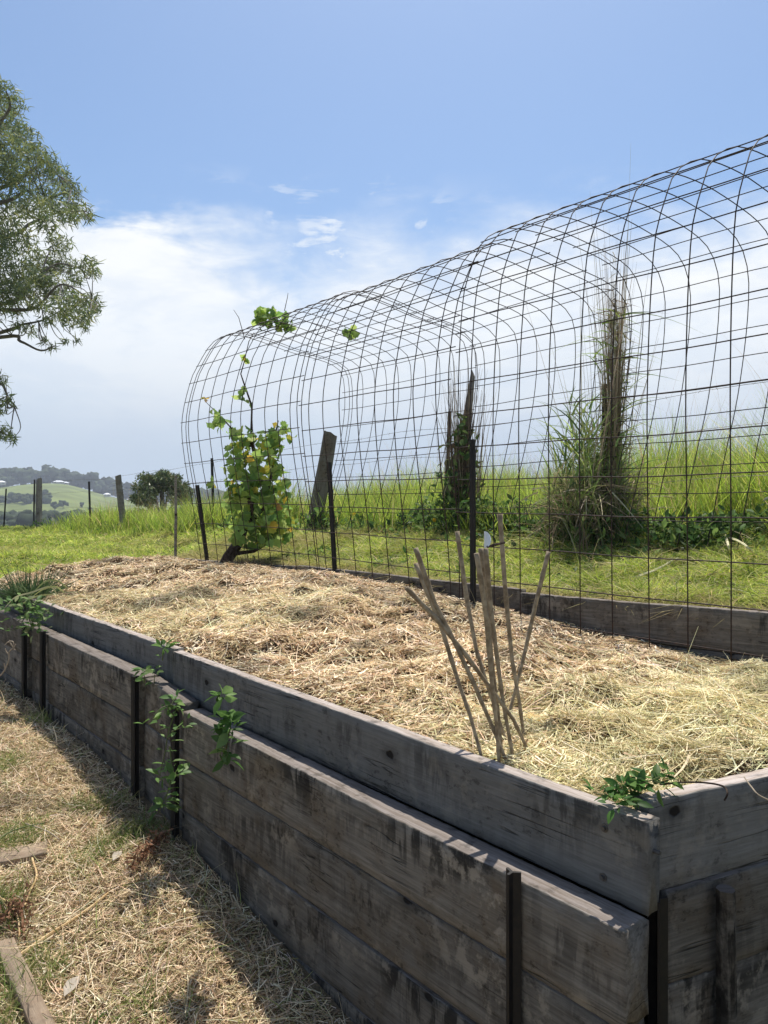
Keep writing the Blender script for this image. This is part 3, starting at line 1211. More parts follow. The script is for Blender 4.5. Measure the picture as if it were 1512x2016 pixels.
# ------------------------------------------------------------------ dry lawn in front of the wall
def build_dry_ground():
    sets = []

    def layer(n, Lr, Wr, lift, tilt, pal, w, ref=3.0, maskf=None, segs=3, bendk=.35, rootup=False, tip=.4):
        s, p = scatter(n, (-1.2, 7.2), (-3.2, -.11), ref, 1.4, maskf)
        z = ground_h(s, p) + rng.uniform(-.002, lift, n)
        x, y = sp_xy(s, p)
        a = rng.uniform(0, 6.283, n)
        e = np.abs(rng.normal(0, tilt, n)) if rootup else rng.normal(0, tilt, n)
        D = np.stack([np.cos(a) * np.cos(e), np.sin(a) * np.cos(e), np.sin(e)], 1)
        L = rng.uniform(*Lr, n)
        Wd = rng.uniform(*Wr, n) * (.75 + .09 * y)
        bend = rng.normal(0, bendk, (n, 3)) * np.array([1, 1, .5])
        P = np.stack([x, y, z + EYE], 1)
        if not rootup:
            P = P - D * L[:, None] * .5
            P[:, 2] = np.maximum(P[:, 2], z + EYE - .006)
        e2 = P + D * L[:, None] + bend * L[:, None]
        _, p2 = xy_sp(e2[:, 0], e2[:, 1])
        _, p1 = xy_sp(P[:, 0], P[:, 1])
        ok = np.maximum(p1, p2) < -.108
        C = pick(pal, n, w, .2)
        dk = sstep(N2(s * 1.5 + 8, p * 1.5) + .7 * N3(s, p), .6, 2.0)
        C = C * (1 - .4 * dk)[:, None]
        rv = rng.normal(0, .55, (int(ok.sum()), 3)) + (0 if rootup else np.array([0, 0, 1.0]))
        sets.append(ribbons(P[ok], D[ok], L[ok], Wd[ok], C[ok], segs, bend[ok], tip=tip, rollv=rv))

    layer(64000, (.02, .075), (.0020, .0046), .014, .35, STRAW_TAN + [(.34, .30, .13)], [.26, .2, .2, .12, .07, .15])
    layer(9000, (.06, .18), (.0014, .0030), .02, .2, STRAW_TAN + [(.60, .54, .30)], [.24, .22, .16, .08, .12, .18], segs=4, bendk=.5)
    grn = lambda s, p: np.clip(sstep(N2(s * .9 + 1, p * .9) + .7 * N3(s, p), .85, 1.8), .03, 1)
    layer(11000, (.03, .10), (.0018, .0042), .004, .8, [(.22, .30, .08), (.31, .36, .11), (.42, .42, .16), (.16, .22, .06)], [.3, .3, .25, .15], maskf=grn, rootup=True, tip=.1, bendk=.4)
    v, q, c = merge(*sets)
    me = np_mesh('dry_lawn', v, q, col=c)
    tag(link('dry_lawn', me, M_STRAW), 'mown dry grass clippings and short green tufts in front of the timber wall', 'grass', kind='stuff')


build_dry_ground()


# ------------------------------------------------------------------ green grass
GREEN_MOWN = [(.34, .43, .06), (.50, .58, .10), (.16, .25, .045), (.60, .60, .16), (.66, .57, .28)]
GREEN_TALL = [(.33, .44, .065), (.50, .60, .10), (.17, .26, .05), (.58, .60, .15), (.58, .46, .24)]


def build_mown():
    sets = []

    def layer(n, sr, pr, Lr, Wr, tilt, pal, w, ref, power, maskf=None):
        s, p = scatter(n, sr, pr, ref, power, maskf)
        x, y = sp_xy(s, p)
        z = ground_h(s, p)
        a = rng.uniform(0, 6.283, n)
        e = np.clip(np.abs(rng.normal(tilt, .4, n)), .05, 1.45)
        D = np.stack([np.cos(a) * np.cos(e), np.sin(a) * np.cos(e), np.sin(e)], 1)
        L = rng.uniform(*Lr, n)
        Wd = rng.uniform(*Wr, n) * (.6 + .09 * y)
        bend = np.stack([np.cos(a), np.sin(a), -1.0 * np.ones(n)], 1) * rng.uniform(0, .5, (n, 1))
        P = np.stack([x, y, z + EYE - .004], 1)
        tf, tv = TUFT(s * .8, p * .8)
        L = L * (.55 + .8 * tf)
        P[:, 2] += .03 * tf
        C = pick(pal, n, w, .3) * (.72 + .5 * tv)[:, None]
        dry = sstep(N1(s * .8, p) + .5 * N2(s, p), .2, 1.5)
        dry = np.maximum(dry, 1.5 * np.exp(-((p - 2.15 - .05 * N2(s, p)) / .14) ** 2) * (s < 7.2))
        dry = np.minimum(dry, 1.7)
        C = C * (1 - .5 * dry)[:, None] + np.array([.46, .37, .16]) * (.5 * dry)[:, None] * rng.uniform(.6, 1.2, (n, 1))
        sets.append(ribbons(P, D, L, Wd, C, 2, bend, tip=.1, rollv=np.array([0, 0, .8]) + rng.normal(0, .6, (n, 3))))

    layer(90000, (-2.5, 7.5), (2.12, 4.1), (.04, .12), (.003, .006), .5, GREEN_MOWN, [.3, .27, .2, .15, .08], 5.0, 1.2,
          lambda s, p: np.clip(.25 + sstep(p, 2.15, 2.5), 0, 1))
    layer(12000, (-2.5, 7.5), (2.12, 3.6), (.10, .24), (.003, .006), .12, [(.52, .47, .22), (.40, .42, .15), (.60, .52, .30)], None, 5.0, 1.2)
    layer(90000, (5.9, 26), (.08, 4.4), (.05, .13), (.004, .008), .5, GREEN_MOWN, [.28, .28, .14, .2, .1], 9.0, 1.3, lambda s, p: ((s - .4 * p > 6.05) & ((p < 2.1) | (s > 7.2))) * 1.0)
    v, q, c = merge(*sets)
    me = np_mesh('mown_grass', v, q, col=c)
    tag(link('mown_grass', me, M_GRASS), 'mown bright green grass between the raised bed and the wire fence', 'grass', kind='stuff')


build_mown()


def build_tall():
    sets = []

    def layer(n, sr, pr, Lr, Wr, lean, pal, w, ref, power, maskf=None, segs=4, droop=.35):
        s, p = scatter(n, sr, pr, ref, power, maskf)
        x, y = sp_xy(s, p)
        z = ground_h(s, p)
        a = rng.uniform(0, 6.283, n)
        e = np.clip(rng.normal(1.32, lean, n), .4, 1.57)
        D = np.stack([np.cos(a) * np.cos(e), np.sin(a) * np.cos(e), np.sin(e)], 1)
        hs = np.interp(s, [-4, 0, 2, 5, 8, 10, 13, 16, 20], [1.18, 1.18, 1.06, .95, .88, .72, .7, .55, .35])
        edge = sstep(p + .25 * N2(s, p) + .5 * sstep(s, 8, 10), 3.75, 4.5)
        L = rng.uniform(*Lr, n) * hs * (.45 + .55 * edge) * (1 + .17 * N2(s * 1.2, p) + .16 * N1(s * 1.3, p * 2))
        Wd = rng.uniform(*Wr, n) * (.6 + .06 * y)
        bend = np.stack([np.cos(a), np.sin(a), -.6 * np.ones(n)], 1) * rng.uniform(0, droop, (n, 1))
        P = np.stack([x, y, z + EYE - .02], 1)
        tv = TUFT(s * .5, p * .5)[1]
        C = pick(pal, n, w, .35) * (.75 + .45 * tv)[:, None]
        sets.append(ribbons(P, D, L, Wd, C, segs, bend, tip=.06))

    fm = lambda s, p: np.clip(sstep(p + .3 * N2(s, p) + .5 * sstep(s, 8, 10), 3.6, 4.1) * np.where(s > 10.5, np.clip(1 - (p - 4.6) / 1.2, 0, 1), 1.0), 0, 1)
    layer(78000, (-4, 16), (3.1, 8.5), (.40, .80), (.005, .011), .2, GREEN_TALL, [.31, .29, .22, .12, .06], 7.0, 1.0, fm)
    layer(3500, (-4, 15), (3.7, 8.0), (.8, 1.2), (.002, .004), .12, [(.45, .36, .20), (.38, .34, .15), (.5, .33, .22)], None, 7.0, 1.0, fm, 5, .25)
    v, q, c = merge(*sets)
    me = np_mesh('tall_grass', v, q, col=c)
    tag(link('tall_grass', me, M_GRASS), 'tall yellow green paddock grass growing along and behind the wire fence', 'grass', kind='stuff')


build_tall()


# ------------------------------------------------------------------ leaf helpers
def leaf_set(P, Nrm, Dr, size, C, kind='oval', fold=.25):
    """leaves as raw arrays: P base, Dr pointing direction, Nrm face normal"""
    P = np.asarray(P, float)
    n = len(P)
    Dr = Dr / np.linalg.norm(Dr, axis=1, keepdims=True)
    Sd = np.cross(Nrm, Dr)
    Sd /= np.linalg.norm(Sd, axis=1, keepdims=True) + 1e-9
    Nr = np.cross(Dr, Sd)
    if kind == 'oval':
        prof = [(0, 0), (.28, .19), (.55, .22), (.8, .12), (1.0, 0)]
        mid = [(0, 0), (.28, 0), (.55, 0), (.8, 0), (1, 0)]
    elif kind == 'long':
        prof = [(0, 0), (.25, .085), (.55, .095), (.8, .05), (1, 0)]
        mid = [(0, 0), (.25, 0), (.55, 0), (.8, 0), (1, 0)]
    else:                                                     # lobed vine leaf
        prof = [(0.0, .02), (-.12, .26), (.10, .30), (.12, .50), (.36, .44), (.46, .52), (.62, .33), (.72, .22), (1.0, 0)]
        mid = [(.06, 0), (.08, 0), (.2, 0), (.3, 0), (.4, 0), (.5, 0), (.62, 0), (.75, 0), (1.0, 0)]
    k = len(prof)
    vs_ = []
    for (a, w) in prof:
        vs_.append(P + (Dr * a + Sd * w + Nr * (abs(w) * fold - .18 * a * a)) * size[:, None])
    for (a, w) in mid:
        vs_.append(P + (Dr * a - Nr * .18 * a * a) * size[:, None])
    for (a, w) in prof:
        vs_.append(P + (Dr * a - Sd * w + Nr * (abs(w) * fold - .18 * a * a)) * size[:, None])
    v = np.stack(vs_, 1)
    m_ = v.shape[1]
    base = (np.arange(n) * m_)[:, None]
    fs = []
    for i in range(k - 1):
        fs.append(np.concatenate([base + i, base + i + 1, base + k + i + 1, base + k + i], 1))
        fs.append(np.concatenate([base + k + i, base + k + i + 1, base + 2 * k + i + 1, base + 2 * k + i], 1))
    q = np.concatenate(fs)
    return v.reshape(-1, 3), q, np.repeat(np.asarray(C), m_, axis=0)


def rand_dirs(n, up=0.0, r=None):
    r = r or rng
    d = r.normal(size=(n, 3))
    d[:, 2] += up
    return d / np.linalg.norm(d, axis=1, keepdims=True)


# ------------------------------------------------------------------ mesh arches
PR_R = [(0, -.74), (0, -.2), (0, .53), (.05, 1.24), (.145, 1.5), (.225, 1.65), (.36, 1.745), (.53, 1.815), (.88, 1.855), (1.21, 1.85), (1.60, 1.81), (1.80, 1.735), (1.90, 1.585), (1.915, 1.417), (1.87, 1.11), (1.745, .67), (1.56, .25), (1.32, -.34)]
PR_L = [(0, -.68), (-.07, -.2), (-.19, .45), (-.21, .80), (-.12, 1.175), (-.03, 1.357), (.08, 1.537), (.22, 1.656), (.42, 1.695), (.72, 1.66), (1.05, 1.60), (1.45, 1.555), (1.66, 1.49), (1.74, 1.38), (1.75, 1.02), (1.66, .55), (1.52, .1), (1.35, -.40)]


def resample(prof, n):
    """smooth closed-form resampling by arc length (Catmull-Rom through the measured points)"""
    pr = np.array(prof)
    ext = np.vstack([2 * pr[0] - pr[1], pr, 2 * pr[-1] - pr[-2]])
    out = []
    for i in range(1, len(ext) - 2):
        p0, p1, p2, p3 = ext[i - 1], ext[i], ext[i + 1], ext[i + 2]
        for t in np.linspace(0, 1, 12, endpoint=False):
            out.append(.5 * ((2 * p1) + (-p0 + p2) * t + (2 * p0 - 5 * p1 + 4 * p2 - p3) * t ** 2 + (-p0 + 3 * p1 - 3 * p2 + p3) * t ** 3))
    out.append(pr[-1])
    out = np.array(out)
    L = np.concatenate([[0], np.cumsum(np.hypot(*np.diff(out, axis=0).T))])
    tt = np.linspace(0, L[-1], n)
    return np.stack([np.interp(tt, L, out[:, 0]), np.interp(tt, L, out[:, 1])], 1), L[-1]


NPRO = 96
RA, LR_ = resample(PR_R, NPRO)
LA, LL_ = resample(PR_L, NPRO)


def arch_sheet(label, s0, s1, w0, w1, dz=0.0, dp=0.0, off=0.0, seed=0, pbase=None):
    """one sheet of welded rod mesh bent over into an arch"""
    r_ = np.random.default_rng(seed)
    ph = r_.uniform(0, 6.28, 6)
    root = empty('mesh_arch', SP((s0 + s1) / 2, 1.95, -.66))
    tag(root, label, 'wire mesh', 'arched sheets of rusty rod mesh')

    def pt(s, f):
        t = (s - s0) / (s1 - s0)
        w = w0 + (w1 - w0) * t
        i = f * (NPRO - 1)
        i0 = min(int(i), NPRO - 2)
        fr_ = i - i0
        a = RA[i0] * (1 - fr_) + RA[i0 + 1] * fr_
        c = LA[i0] * (1 - fr_) + LA[i0 + 1] * fr_
        q = a * (1 - w) + c * w
        amp = math.sin(math.pi * min(1, f * 1.0)) ** .7
        wob = .012 * math.sin(s * 3.1 + ph[0] + f * 5) + .008 * math.sin(s * 7.0 + ph[1] + f * 11)
        p0 = np.interp(s, [-2, 2.4, 4.2, 6.4], [1.945, 1.92, 1.965, 1.99])
        hump = dz * amp
        return SP(s, p0 + dp + q[0] + wob * amp + off, q[1] + hump + .6 * wob * amp)

    Larc = LR_ * (1 - (w0 + w1) / 2) + LL_ * (w0 + w1) / 2
    ss_ = [s0, s0 + .1]
    while ss_[-1] + .2 < s1 - .11:
        ss_.append(ss_[-1] + .2)
    ss_ += [s1 - .1, s1] if s1 - .1 - ss_[-1] > .05 else [s1]
    m = MB()
    for s in ss_:
        js = r_.normal(0, .004)
        m.tube([pt(s + js, f) for f in np.linspace(0, 1, 56)], .0033, 5)
    m.build('hoop_rod', M_RUST, root, True)
    m = MB()
    a = .06
    while a < Larc:
        f = a / Larc
        e0, e1 = r_.uniform(.01, .05), r_.uniform(.01, .05)
        # long rods sit just outside the hoops
        pts_ = []
        for s in np.linspace(s0 - e0, s1 + e1, max(6, int((s1 - s0) / .15))):
            q = pt(float(np.clip(s, s0, s1)), f)
            q = q + Vector((DD[0], DD[1], 0)) * (s - float(np.clip(s, s0, s1)))
            nrm = (pt(float(np.clip(s, s0, s1)), min(1, f + .01)) - pt(float(np.clip(s, s0, s1)), max(0, f - .01))).normalized().cross(Vector((DD[0], DD[1], 0)))
            q = q - nrm * .006
            pts_.append(q)
        m.tube(pts_, .0033, 5)
        a += .2
    m.build('long_rod', M_RUST, root, True)
    return root


arch_sheet('farthest arched sheet of rusty rod mesh with a grapevine climbing inside it', 4.02, 6.08, .92, 1.0, seed=1)
arch_sheet('middle arched sheet of rusty rod mesh dipping lower than the nearest one', 2.42, 4.0, .62, .92, dz=-.03, off=.006, seed=2)
arch_sheet('nearest and tallest arched sheet of rusty rod mesh rising behind the bamboo canes', -.95, 2.44, -.05, .10, seed=3, off=-.012)


# pickets that hold the mesh
def mesh_picket(u0, v0, u1, v1, y, label, w=.033):
    top, base = W(u0, v0, y), W(u1, v1, y)
    base = base + (base - top) * .25
    m = MB()
    picket_mesh(m, base - top, Vector((0, 0, 0)), w, YW + math.pi / 3)
    me = m.mesh('star_picket')
    o = link('star_picket', me, M_PICKET)
    o.location = top
    tag(o, label, 'picket', 'black pickets holding the mesh')


mesh_picket(388, 955, 408, 1106, 7.75, 'leaning black picket at the far left end of the mesh arch', .036)
mesh_picket(648, 910, 659, 1119, 5.95, 'black picket between the grapevine and the bamboo canes, in front of the thick leaning post')
mesh_picket(931, 865, 932, 1142, 4.56, 'tall black picket standing just behind the bamboo canes')


# ------------------------------------------------------------------ wire fence
FP = 3.72


def fence_s(u):
    k = (u - CX) / F
    return (C0[0] + NN[0] * FP - k * (C0[1] + NN[1] * FP)) / (k * DD[1] - DD[0])


def fence_depth(u):
    return C0[1] + DD[1] * fence_s(u) + NN[1] * FP


FENCE = empty('wire_fence', SP(6.4, FP, -.35))
tag(FENCE, 'old barbed wire paddock fence on leaning timber posts and black steel pickets', 'fence')


def fence_post(u0, v0, u1, v1, wpx, label, seed, depth_off=0.0):
    y = fence_depth((u0 + u1) / 2) + depth_off
    top, base = W(u0, v0, y), W(u1, v1, y)
    base = base + (base - top) * .25
    w_ = wpx * y / F
    o = board(base, top, w_, w_ * .8, M_POST, label=label, rough=.012, name='wooden_post', parent=FENCE)
    return o


def fence_picket(u0, v0, u1, v1, depth_off=0.0, w=.034, label=None):
    y = fence_depth((u0 + u1) / 2) + depth_off
    top, base = W(u0, v0, y), W(u1, v1, y)
    base = base + (base - top) * .2
    m = MB()
    picket_mesh(m, base, top, w, YW + math.pi / 3)
    o = m.build('steel_picket', M_PICKET, FENCE)
    if label:
        o['label'] = label


def wood_post(u0, v0, u1, v1, wpx, label=None, doff=0.0, sides=9, spire=False):
    """an old split post: rough, leaning, hollowed top"""
    y = fence_depth((u0 + u1) / 2) + doff
    top, base = W(u0, v0, y), W(u1, v1, y)
    base = base + (base - top) * .3
    r0 = wpx * y / F * .5
    ax = (top - base)
    L = ax.length
    Mx = frame(base, top, Vector((0, 1, 0)))
    n = 16
    vs_, fs = [], []
    r_ = random.Random(int(u0))
    ph = [r_.uniform(0, 6.28) for _ in range(4)]
    prof = [1 + .16 * math.sin(3 * a_ * 2 * math.pi / sides + ph[0]) + r_.uniform(-.09, .09) for a_ in range(sides)]
    for i in range(n + 1):
        t = i / n
        for k in range(sides):
            an = 2 * math.pi * k / sides
            rr = r0 * prof[k] * (1.06 - .12 * t) * (1 + .03 * math.sin(9 * t + ph[k % 4]))
            xx = (t - .5) * L
            if i == n:
                xx += L * .018 * math.sin(an + ph[1]) + r_.uniform(-.01, .01)
            yy, zz = math.cos(an) * rr, math.sin(an) * rr
            if spire and t > .55:
                q = (t - .55) / .45
                yy = yy * (1 - .62 * q) + r0 * .45 * q
                zz = zz * (1 - .6 * q)
            vs_.append(Vector((xx, yy, zz)))
    for i in range(n):
        for k in range(sides):
            k2 = (k + 1) % sides
            fs.append((i * sides + k, i * sides + k2, (i + 1) * sides + k2, (i + 1) * sides + k))
    vs_.append(Vector((L * .5 - .02, vs_[-1].y * .2 if not spire else r0 * .45, 0)))
    c_ = len(vs_) - 1
    for k in range(sides):
        fs.append((c_, n * sides + k, n * sides + (k + 1) % sides))
    m = MB()
    m.add(vs_, fs)
    me = m.mesh('wooden_post')
    me.materials.append(M_POST)
    o = bpy.data.objects.new('wooden_post', me)
    COL.objects.link(o)
    o.parent = FENCE
    o.matrix_local = Matrix.Translation(-world_loc(FENCE)) @ Mx
    if label:
        o['label'] = label
    return o


wood_post(650, 853, 622, 1010, 27, 'thick grey post leaning right with a cracked top')
wood_post(926, 735, 902, 985, 25, 'tall broken split post with a narrow splintered spire', spire=True)
wood_post(232, 937, 243, 1045, 13, 'dark post leaning left in long grass')
wood_post(77, 943, 76, 1038, 11)
fence_picket(68, 944, 66, 1036, .1)
fence_picket(12, 962, 7, 1043)
fence_picket(175, 948, 178, 1038)
fence_picket(417, 902, 421, 1045)
fence_picket(886, 810, 880, 960, .1)
fence_picket(1192, 757, 1184, 1052, -.05, .036)
fence_picket(1660, 640, 1660, 1060)


def barbed(zs, rad=.0016, barb=True, dp=0.0):
    m = MB()
    prev = None
    pts = []
    for s in np.arange(-3.5, 24, .25):
        sag = .03 * math.sin(s * 1.7) + .015 * math.sin(s * 3.9 + 1)
        pts.append(SP(s, FP - .05 + dp + .02 * math.sin(s * 2.3), float(np.interp(s, *zs)) + sag * .5))
    m.tube(pts, rad, 4)
    if barb:
        for i in range(len(pts) - 1):
            for k in (.25, .75):
                q = pts[i].lerp(pts[i + 1], k)
                d = Vector((random.uniform(-1, 1), random.uniform(-1, 1), random.uniform(-1, 1))).normalized() * .014
                m.tube([q - d, q + d], rad * .8, 3)
    m.build('barbed_wire', M_WIRE, FENCE)


ZX = [-4, 2.6, 3.6, 6.4, 9.2, 13, 18, 24]
barbed((ZX, [.92, .73, .68, .68, .55, .42, .40, .25]))
barbed((ZX, [.66, .46, .40, .42, .28, .18, .14, .0]))
barbed((ZX, [.30, .12, .10, .08, -.03, -.12, -.2, -.35]), barb=False)

# thin stick at the far corner of the bed
m = MB()
t_, b_ = W(346, 936, 8.3), W(345, 1112, 8.3)
m.tube([b_ + (b_ - t_) * .15 - t_, (b_ - t_) * .5 + Vector((.004, 0, 0)), Vector((0, 0, 0))], [.017, .016, .014], 7, wob=.1)
o = link('wooden_stake', m.mesh('wooden_stake'), M_POST)
o.location = t_
tag(o, 'thin upright wooden stake at the far end of the straw bed', 'stake')


# ------------------------------------------------------------------ bamboo canes
CANES = [
    ([(818, 1079), (856, 1188), (892, 1258), (932, 1344), (972, 1437), (998, 1502)], 2.02, .02, 'long left leaning bamboo cane that crosses the bundle low down'),
    ([(818, 1109), (866, 1225), (902, 1341), (925, 1407), (945, 1478)], 2.06, .10, 'bamboo cane standing apart at the left, rooted closest to the front board'),
    ([(800, 1157), (862, 1222), (919, 1291), (972, 1364), (1011, 1417), (1034, 1466)], 2.06, -.04, 'most slanted bamboo cane with the lowest top at the far left'),
    ([(900, 1046), (919, 1179), (938, 1281), (958, 1344), (990, 1440)], 2.16, .12, 'bamboo cane rising between the left pair and the middle bundle'),
    ([(938, 1089), (957, 1210), (967, 1330), (978, 1430), (982, 1492)], 2.02, -.03, 'leftmost bamboo cane of the upright middle bundle, with the lowest top'),
    ([(946, 1079), (955, 1165), (970, 1320), (982, 1420), (988, 1490)], 2.05, .03, 'middle bamboo cane of the upright bundle, between two others'),
    ([(956, 1079), (966, 1198), (979, 1298), (990, 1380), (1009, 1486)], 2.05, 0, 'rightmost cane of the upright middle bundle, below the white tag'),
    ([(984, 1012), (995, 1165), (1008, 1298), (1022, 1380), (1031, 1446)], 2.16, .05, 'tallest bamboo cane, its top highest of all beside the white tag'),
    ([(1080, 1086), (1057, 1179), (1034, 1281), (1021, 1334), (1004, 1400), (996, 1432)], 2.28, .10, 'bamboo cane leaning right, the only one tilting that way'),
]
for pts_, y0, dy, label in CANES:
    n = len(pts_)
    P3 = [W(u, v, y0 + dy * (1 - i / (n - 1))) for i, (u, v) in enumerate(pts_)]
    base = P3[-1] + (P3[-1] - P3[-2]).normalized() * .05
    P3 = P3 + [base]
    # densify, add nodes (knuckles)
    dense, rad = [], []
    tot = 0
    for i in range(len(P3) - 1):
        for k in range(8):
            q = P3[i].lerp(P3[i + 1], k / 8)
            dense.append(q)
    dense.append(P3[-1])
    r_top = .0070
    kn = random.uniform(0, 8)
    for i in range(len(dense)):
        t = i / (len(dense) - 1)
        r0 = r_top * (1 - .42 * t)
        if int(i + kn) % 9 == 0:
            r0 *= 1.22
        rad.append(r0)
    m = MB()
    org = Vector(base)
    m.tube([q - org for q in dense], rad, 8, wob=.03)
    o = link('bamboo_cane', m.mesh('bamboo_cane', True), M_CANE)
    o.location = org
    tag(o, label, 'cane', 'bamboo canes standing in the straw bed')

# white tag on its brown stem
tg = empty('plant_tag', W(958, 1078, 2.07))
tag(tg, 'torn white plastic tag with a brown stem at the top of the bamboo bundle', 'plant tag')
m = MB()
vs_, fs = [], []
cen = W(956, 1062, 2.07)
for k in range(13):
    a = math.pi * (k / 12) - math.pi / 2
    vs_.append(cen + Vector((math.cos(a) * .019 - .004, .006 * math.sin(2 * a), math.sin(a) * .0225)))
for k in range(13):
    vs_.append(vs_[k] + Vector((0, .0016, 0)))
fs.append(tuple(range(13)))
fs.append(tuple(reversed(range(13, 26))))
for k in range(13):
    k2 = (k + 1) % 13
    fs.append((k2, k, 13 + k, 13 + k2))
m.add(vs_, fs)
m.build('tag_plate', M_PLASTIC, tg)
m = MB()
m.tube([W(958, 1077, 2.068), W(972, 1073, 2.07), W(993, 1068, 2.10)], [.0035, .004, .0035], 6)
m.build('tag_stem', M_STEM, tg)


# ------------------------------------------------------------------ grapevine
def build_vine():
    root = empty('grapevine', W(448, 1116, 7.15))
    tag(root, 'leafy grapevine with green and yellow leaves climbing the far mesh arch', 'vine')
    Y0 = 7.15
    m = MB()
    m.tube([W(438, 1126, Y0), W(450, 1098, Y0), W(468, 1070, Y0 + .02), W(480, 1040, Y0), W(493, 1000, Y0 + .03), W(497, 950, Y0), W(503, 900, Y0 + .05), W(493, 862, Y0)], [.066, .060, .050, .044, .036, .028, .02, .014], 8, wob=.12)
    m.tube([W(462, 1090, Y0), W(500, 1085, Y0 + .05), W(540, 1062, Y0 + .06), W(556, 1030, Y0)], [.025, .016, .012, .008], 6, wob=.1)
    m.tube([W(478, 1045, Y0), W(520, 1000, Y0 - .05), W(535, 930, Y0), W(543, 850, Y0 + .05), W(548, 828, Y0)], [.02, .016, .012, .008, .004], 6)
    m.build('trunk', M_STEM, root)
    m = MB()
    m.tube([W(492, 880, Y0), W(494, 862, Y0), W(496, 800, Y0 + .05), W(489, 780, Y0 + .1), W(478, 748, Y0 + .1), W(474, 736, Y0 + .1), W(480, 715, Y0 + .1), W(490, 672, Y0 + .15), W(500, 655, Y0 + .3)], [.012, .011, .009, .009, .007, .006, .005, .004, .003], 5)
    m.tube([W(480, 880, Y0), W(462, 850, Y0), W(440, 826, Y0), W(420, 806, Y0), W(402, 788, Y0)], [.010, .008, .006, .004, .002], 5)
    m.tube([W(482, 668, Y0 + .1), W(470, 625, Y0 + .1), W(460, 610, Y0 + .1)], [.004, .003, .002], 4)
    m.tube([W(560, 612, Y0 + .5), W(566, 585, Y0 + .5), W(567, 577, Y0 + .5)], [.004, .003, .002], 4)
    m.tube([W(490, 665, Y0 + .3), W(540, 648, Y0 + .5), W(600, 632, Y0 + .6), W(650, 646, Y0 + .7), W(690, 655, Y0 + .6)], [.005, .005, .004, .004, .003], 5)
    m.build('cane', M_STEM, root)
    G = [(.24, .37, .09), (.34, .48, .12), (.18, .29, .075), (.48, .60, .17)]
    Yl = [(.68, .60, .08), (.58, .56, .10), (.72, .50, .08)]
    BR = [(.45, .22, .08), (.38, .26, .11)]
    # clusters: centre u, v, radius u, radius v, count, share of yellow, leaf size
    cl = [(492, 1040, 48, 34, 62, .03, 1.1), (502, 990, 54, 46, 95, .06, 1.05), (480, 945, 40, 34, 60, .12, 1.0), (515, 930, 44, 38, 60, .15, 1.0),
          (470, 893, 24, 24, 26, .3, .9), (512, 885, 36, 32, 42, .2, .95), (545, 875, 20, 26, 20, .5, .9), (545, 845, 20, 20, 20, .2, .85),
          (468, 856, 24, 18, 24, .05, .9), (440, 829, 19, 15, 22, .03, .8), (426, 812, 11, 10, 9, .05, .7), (556, 965, 24, 30, 24, .65, .9), (548, 1020, 26, 30, 26, .15, .95),
          (560, 1052, 14, 16, 8, .2, .9), (463, 1056, 13, 12, 8, .02, 1.0), (524, 1062, 28, 14, 12, .1, .9), (500, 900, 40, 20, 18, .75, .9), (488, 962, 20, 14, 12, .8, .9)]
    sets = []

    def cluster(u, v, ru, rv, n, yl, sz, y0=Y0, pal=G, dspread=.22):
        a = rng.uniform(0, 6.283, n)
        q = np.sqrt(rng.uniform(0, 1, n))
        uu, vv = u + ru * q * np.cos(a), v + rv * q * np.sin(a)
        yy = y0 + rng.normal(0, dspread * .6, n)
        P = np.array([W(a_, b2, c_)[:] for a_, b2, c_ in zip(uu, vv, yy)])
        Dr = rand_dirs(n, -.6)
        Nr = rand_dirs(n, .5) + np.array([0, -.5, 0])
        C = pick(pal, n, None, .2)
        yv = rng.uniform(size=n) < yl
        C[yv] = pick(Yl, int(yv.sum()), None, .15)
        br = rng.uniform(size=n) < yl * .12
        C[br] = pick(BR, int(br.sum()), None, .15)
        sets.append(leaf_set(P, Nr, Dr, rng.uniform(.06, .105, n) * sz, C, 'vine', .2))

    for c in cl:
        c = list(c)
        c[4] = int(c[4] * (1.6 if c[1] > 960 else 1.0))
        c[5] *= .6
        c[0] += rng.normal(0, 5)
        c[2] *= 1.06
        cluster(*c)
    for k in range(26):
        cluster(rng.normal(502, 44), rng.uniform(850, 1040), 8, 8, 4, .15, .75)
    cluster(405, 787, 7, 6, 6, .2, .45, pal=[(.5, .33, .22), (.45, .36, .22)])
    for (u, v) in ((472, 768), (474, 783), (494, 792), (479, 703), (484, 709)):
        cluster(u, v, 4, 4, 3, .1, .75, Y0 + .1, dspread=.03)
    v, q, c = merge(*sets)
    link('leaves', np_mesh('leaves', v, q, col=c), M_LEAF, root)
    sets.clear()
    for c in ((524, 622, 24, 18, 48, .0, .85), (548, 632, 20, 14, 26, .0, .85), (568, 640, 12, 14, 16, .0, .85), (512, 634, 12, 8, 9, .0, .8)):
        cluster(*c, Y0 + .45, dspread=.08)
    v, q, c = merge(*sets)
    o = link('leaf_spray', np_mesh('leaf_spray', v, q, col=c), M_LEAF, root)
    o['label'] = 'spray of green leaves on top of the mesh'
    sets.clear()
    cluster(684, 652, 14, 9, 12, 0, .8, Y0 + .75, dspread=.15)
    cluster(694, 657, 10, 7, 9, 0, .8, Y0 + .75, dspread=.1)
    v, q, c = merge(*sets)
    o = link('leaf_spray', np_mesh('leaf_spray', v, q, col=c), M_LEAF, root)
    o['label'] = 'small drooping leaf spray right of the larger one'


build_vine()


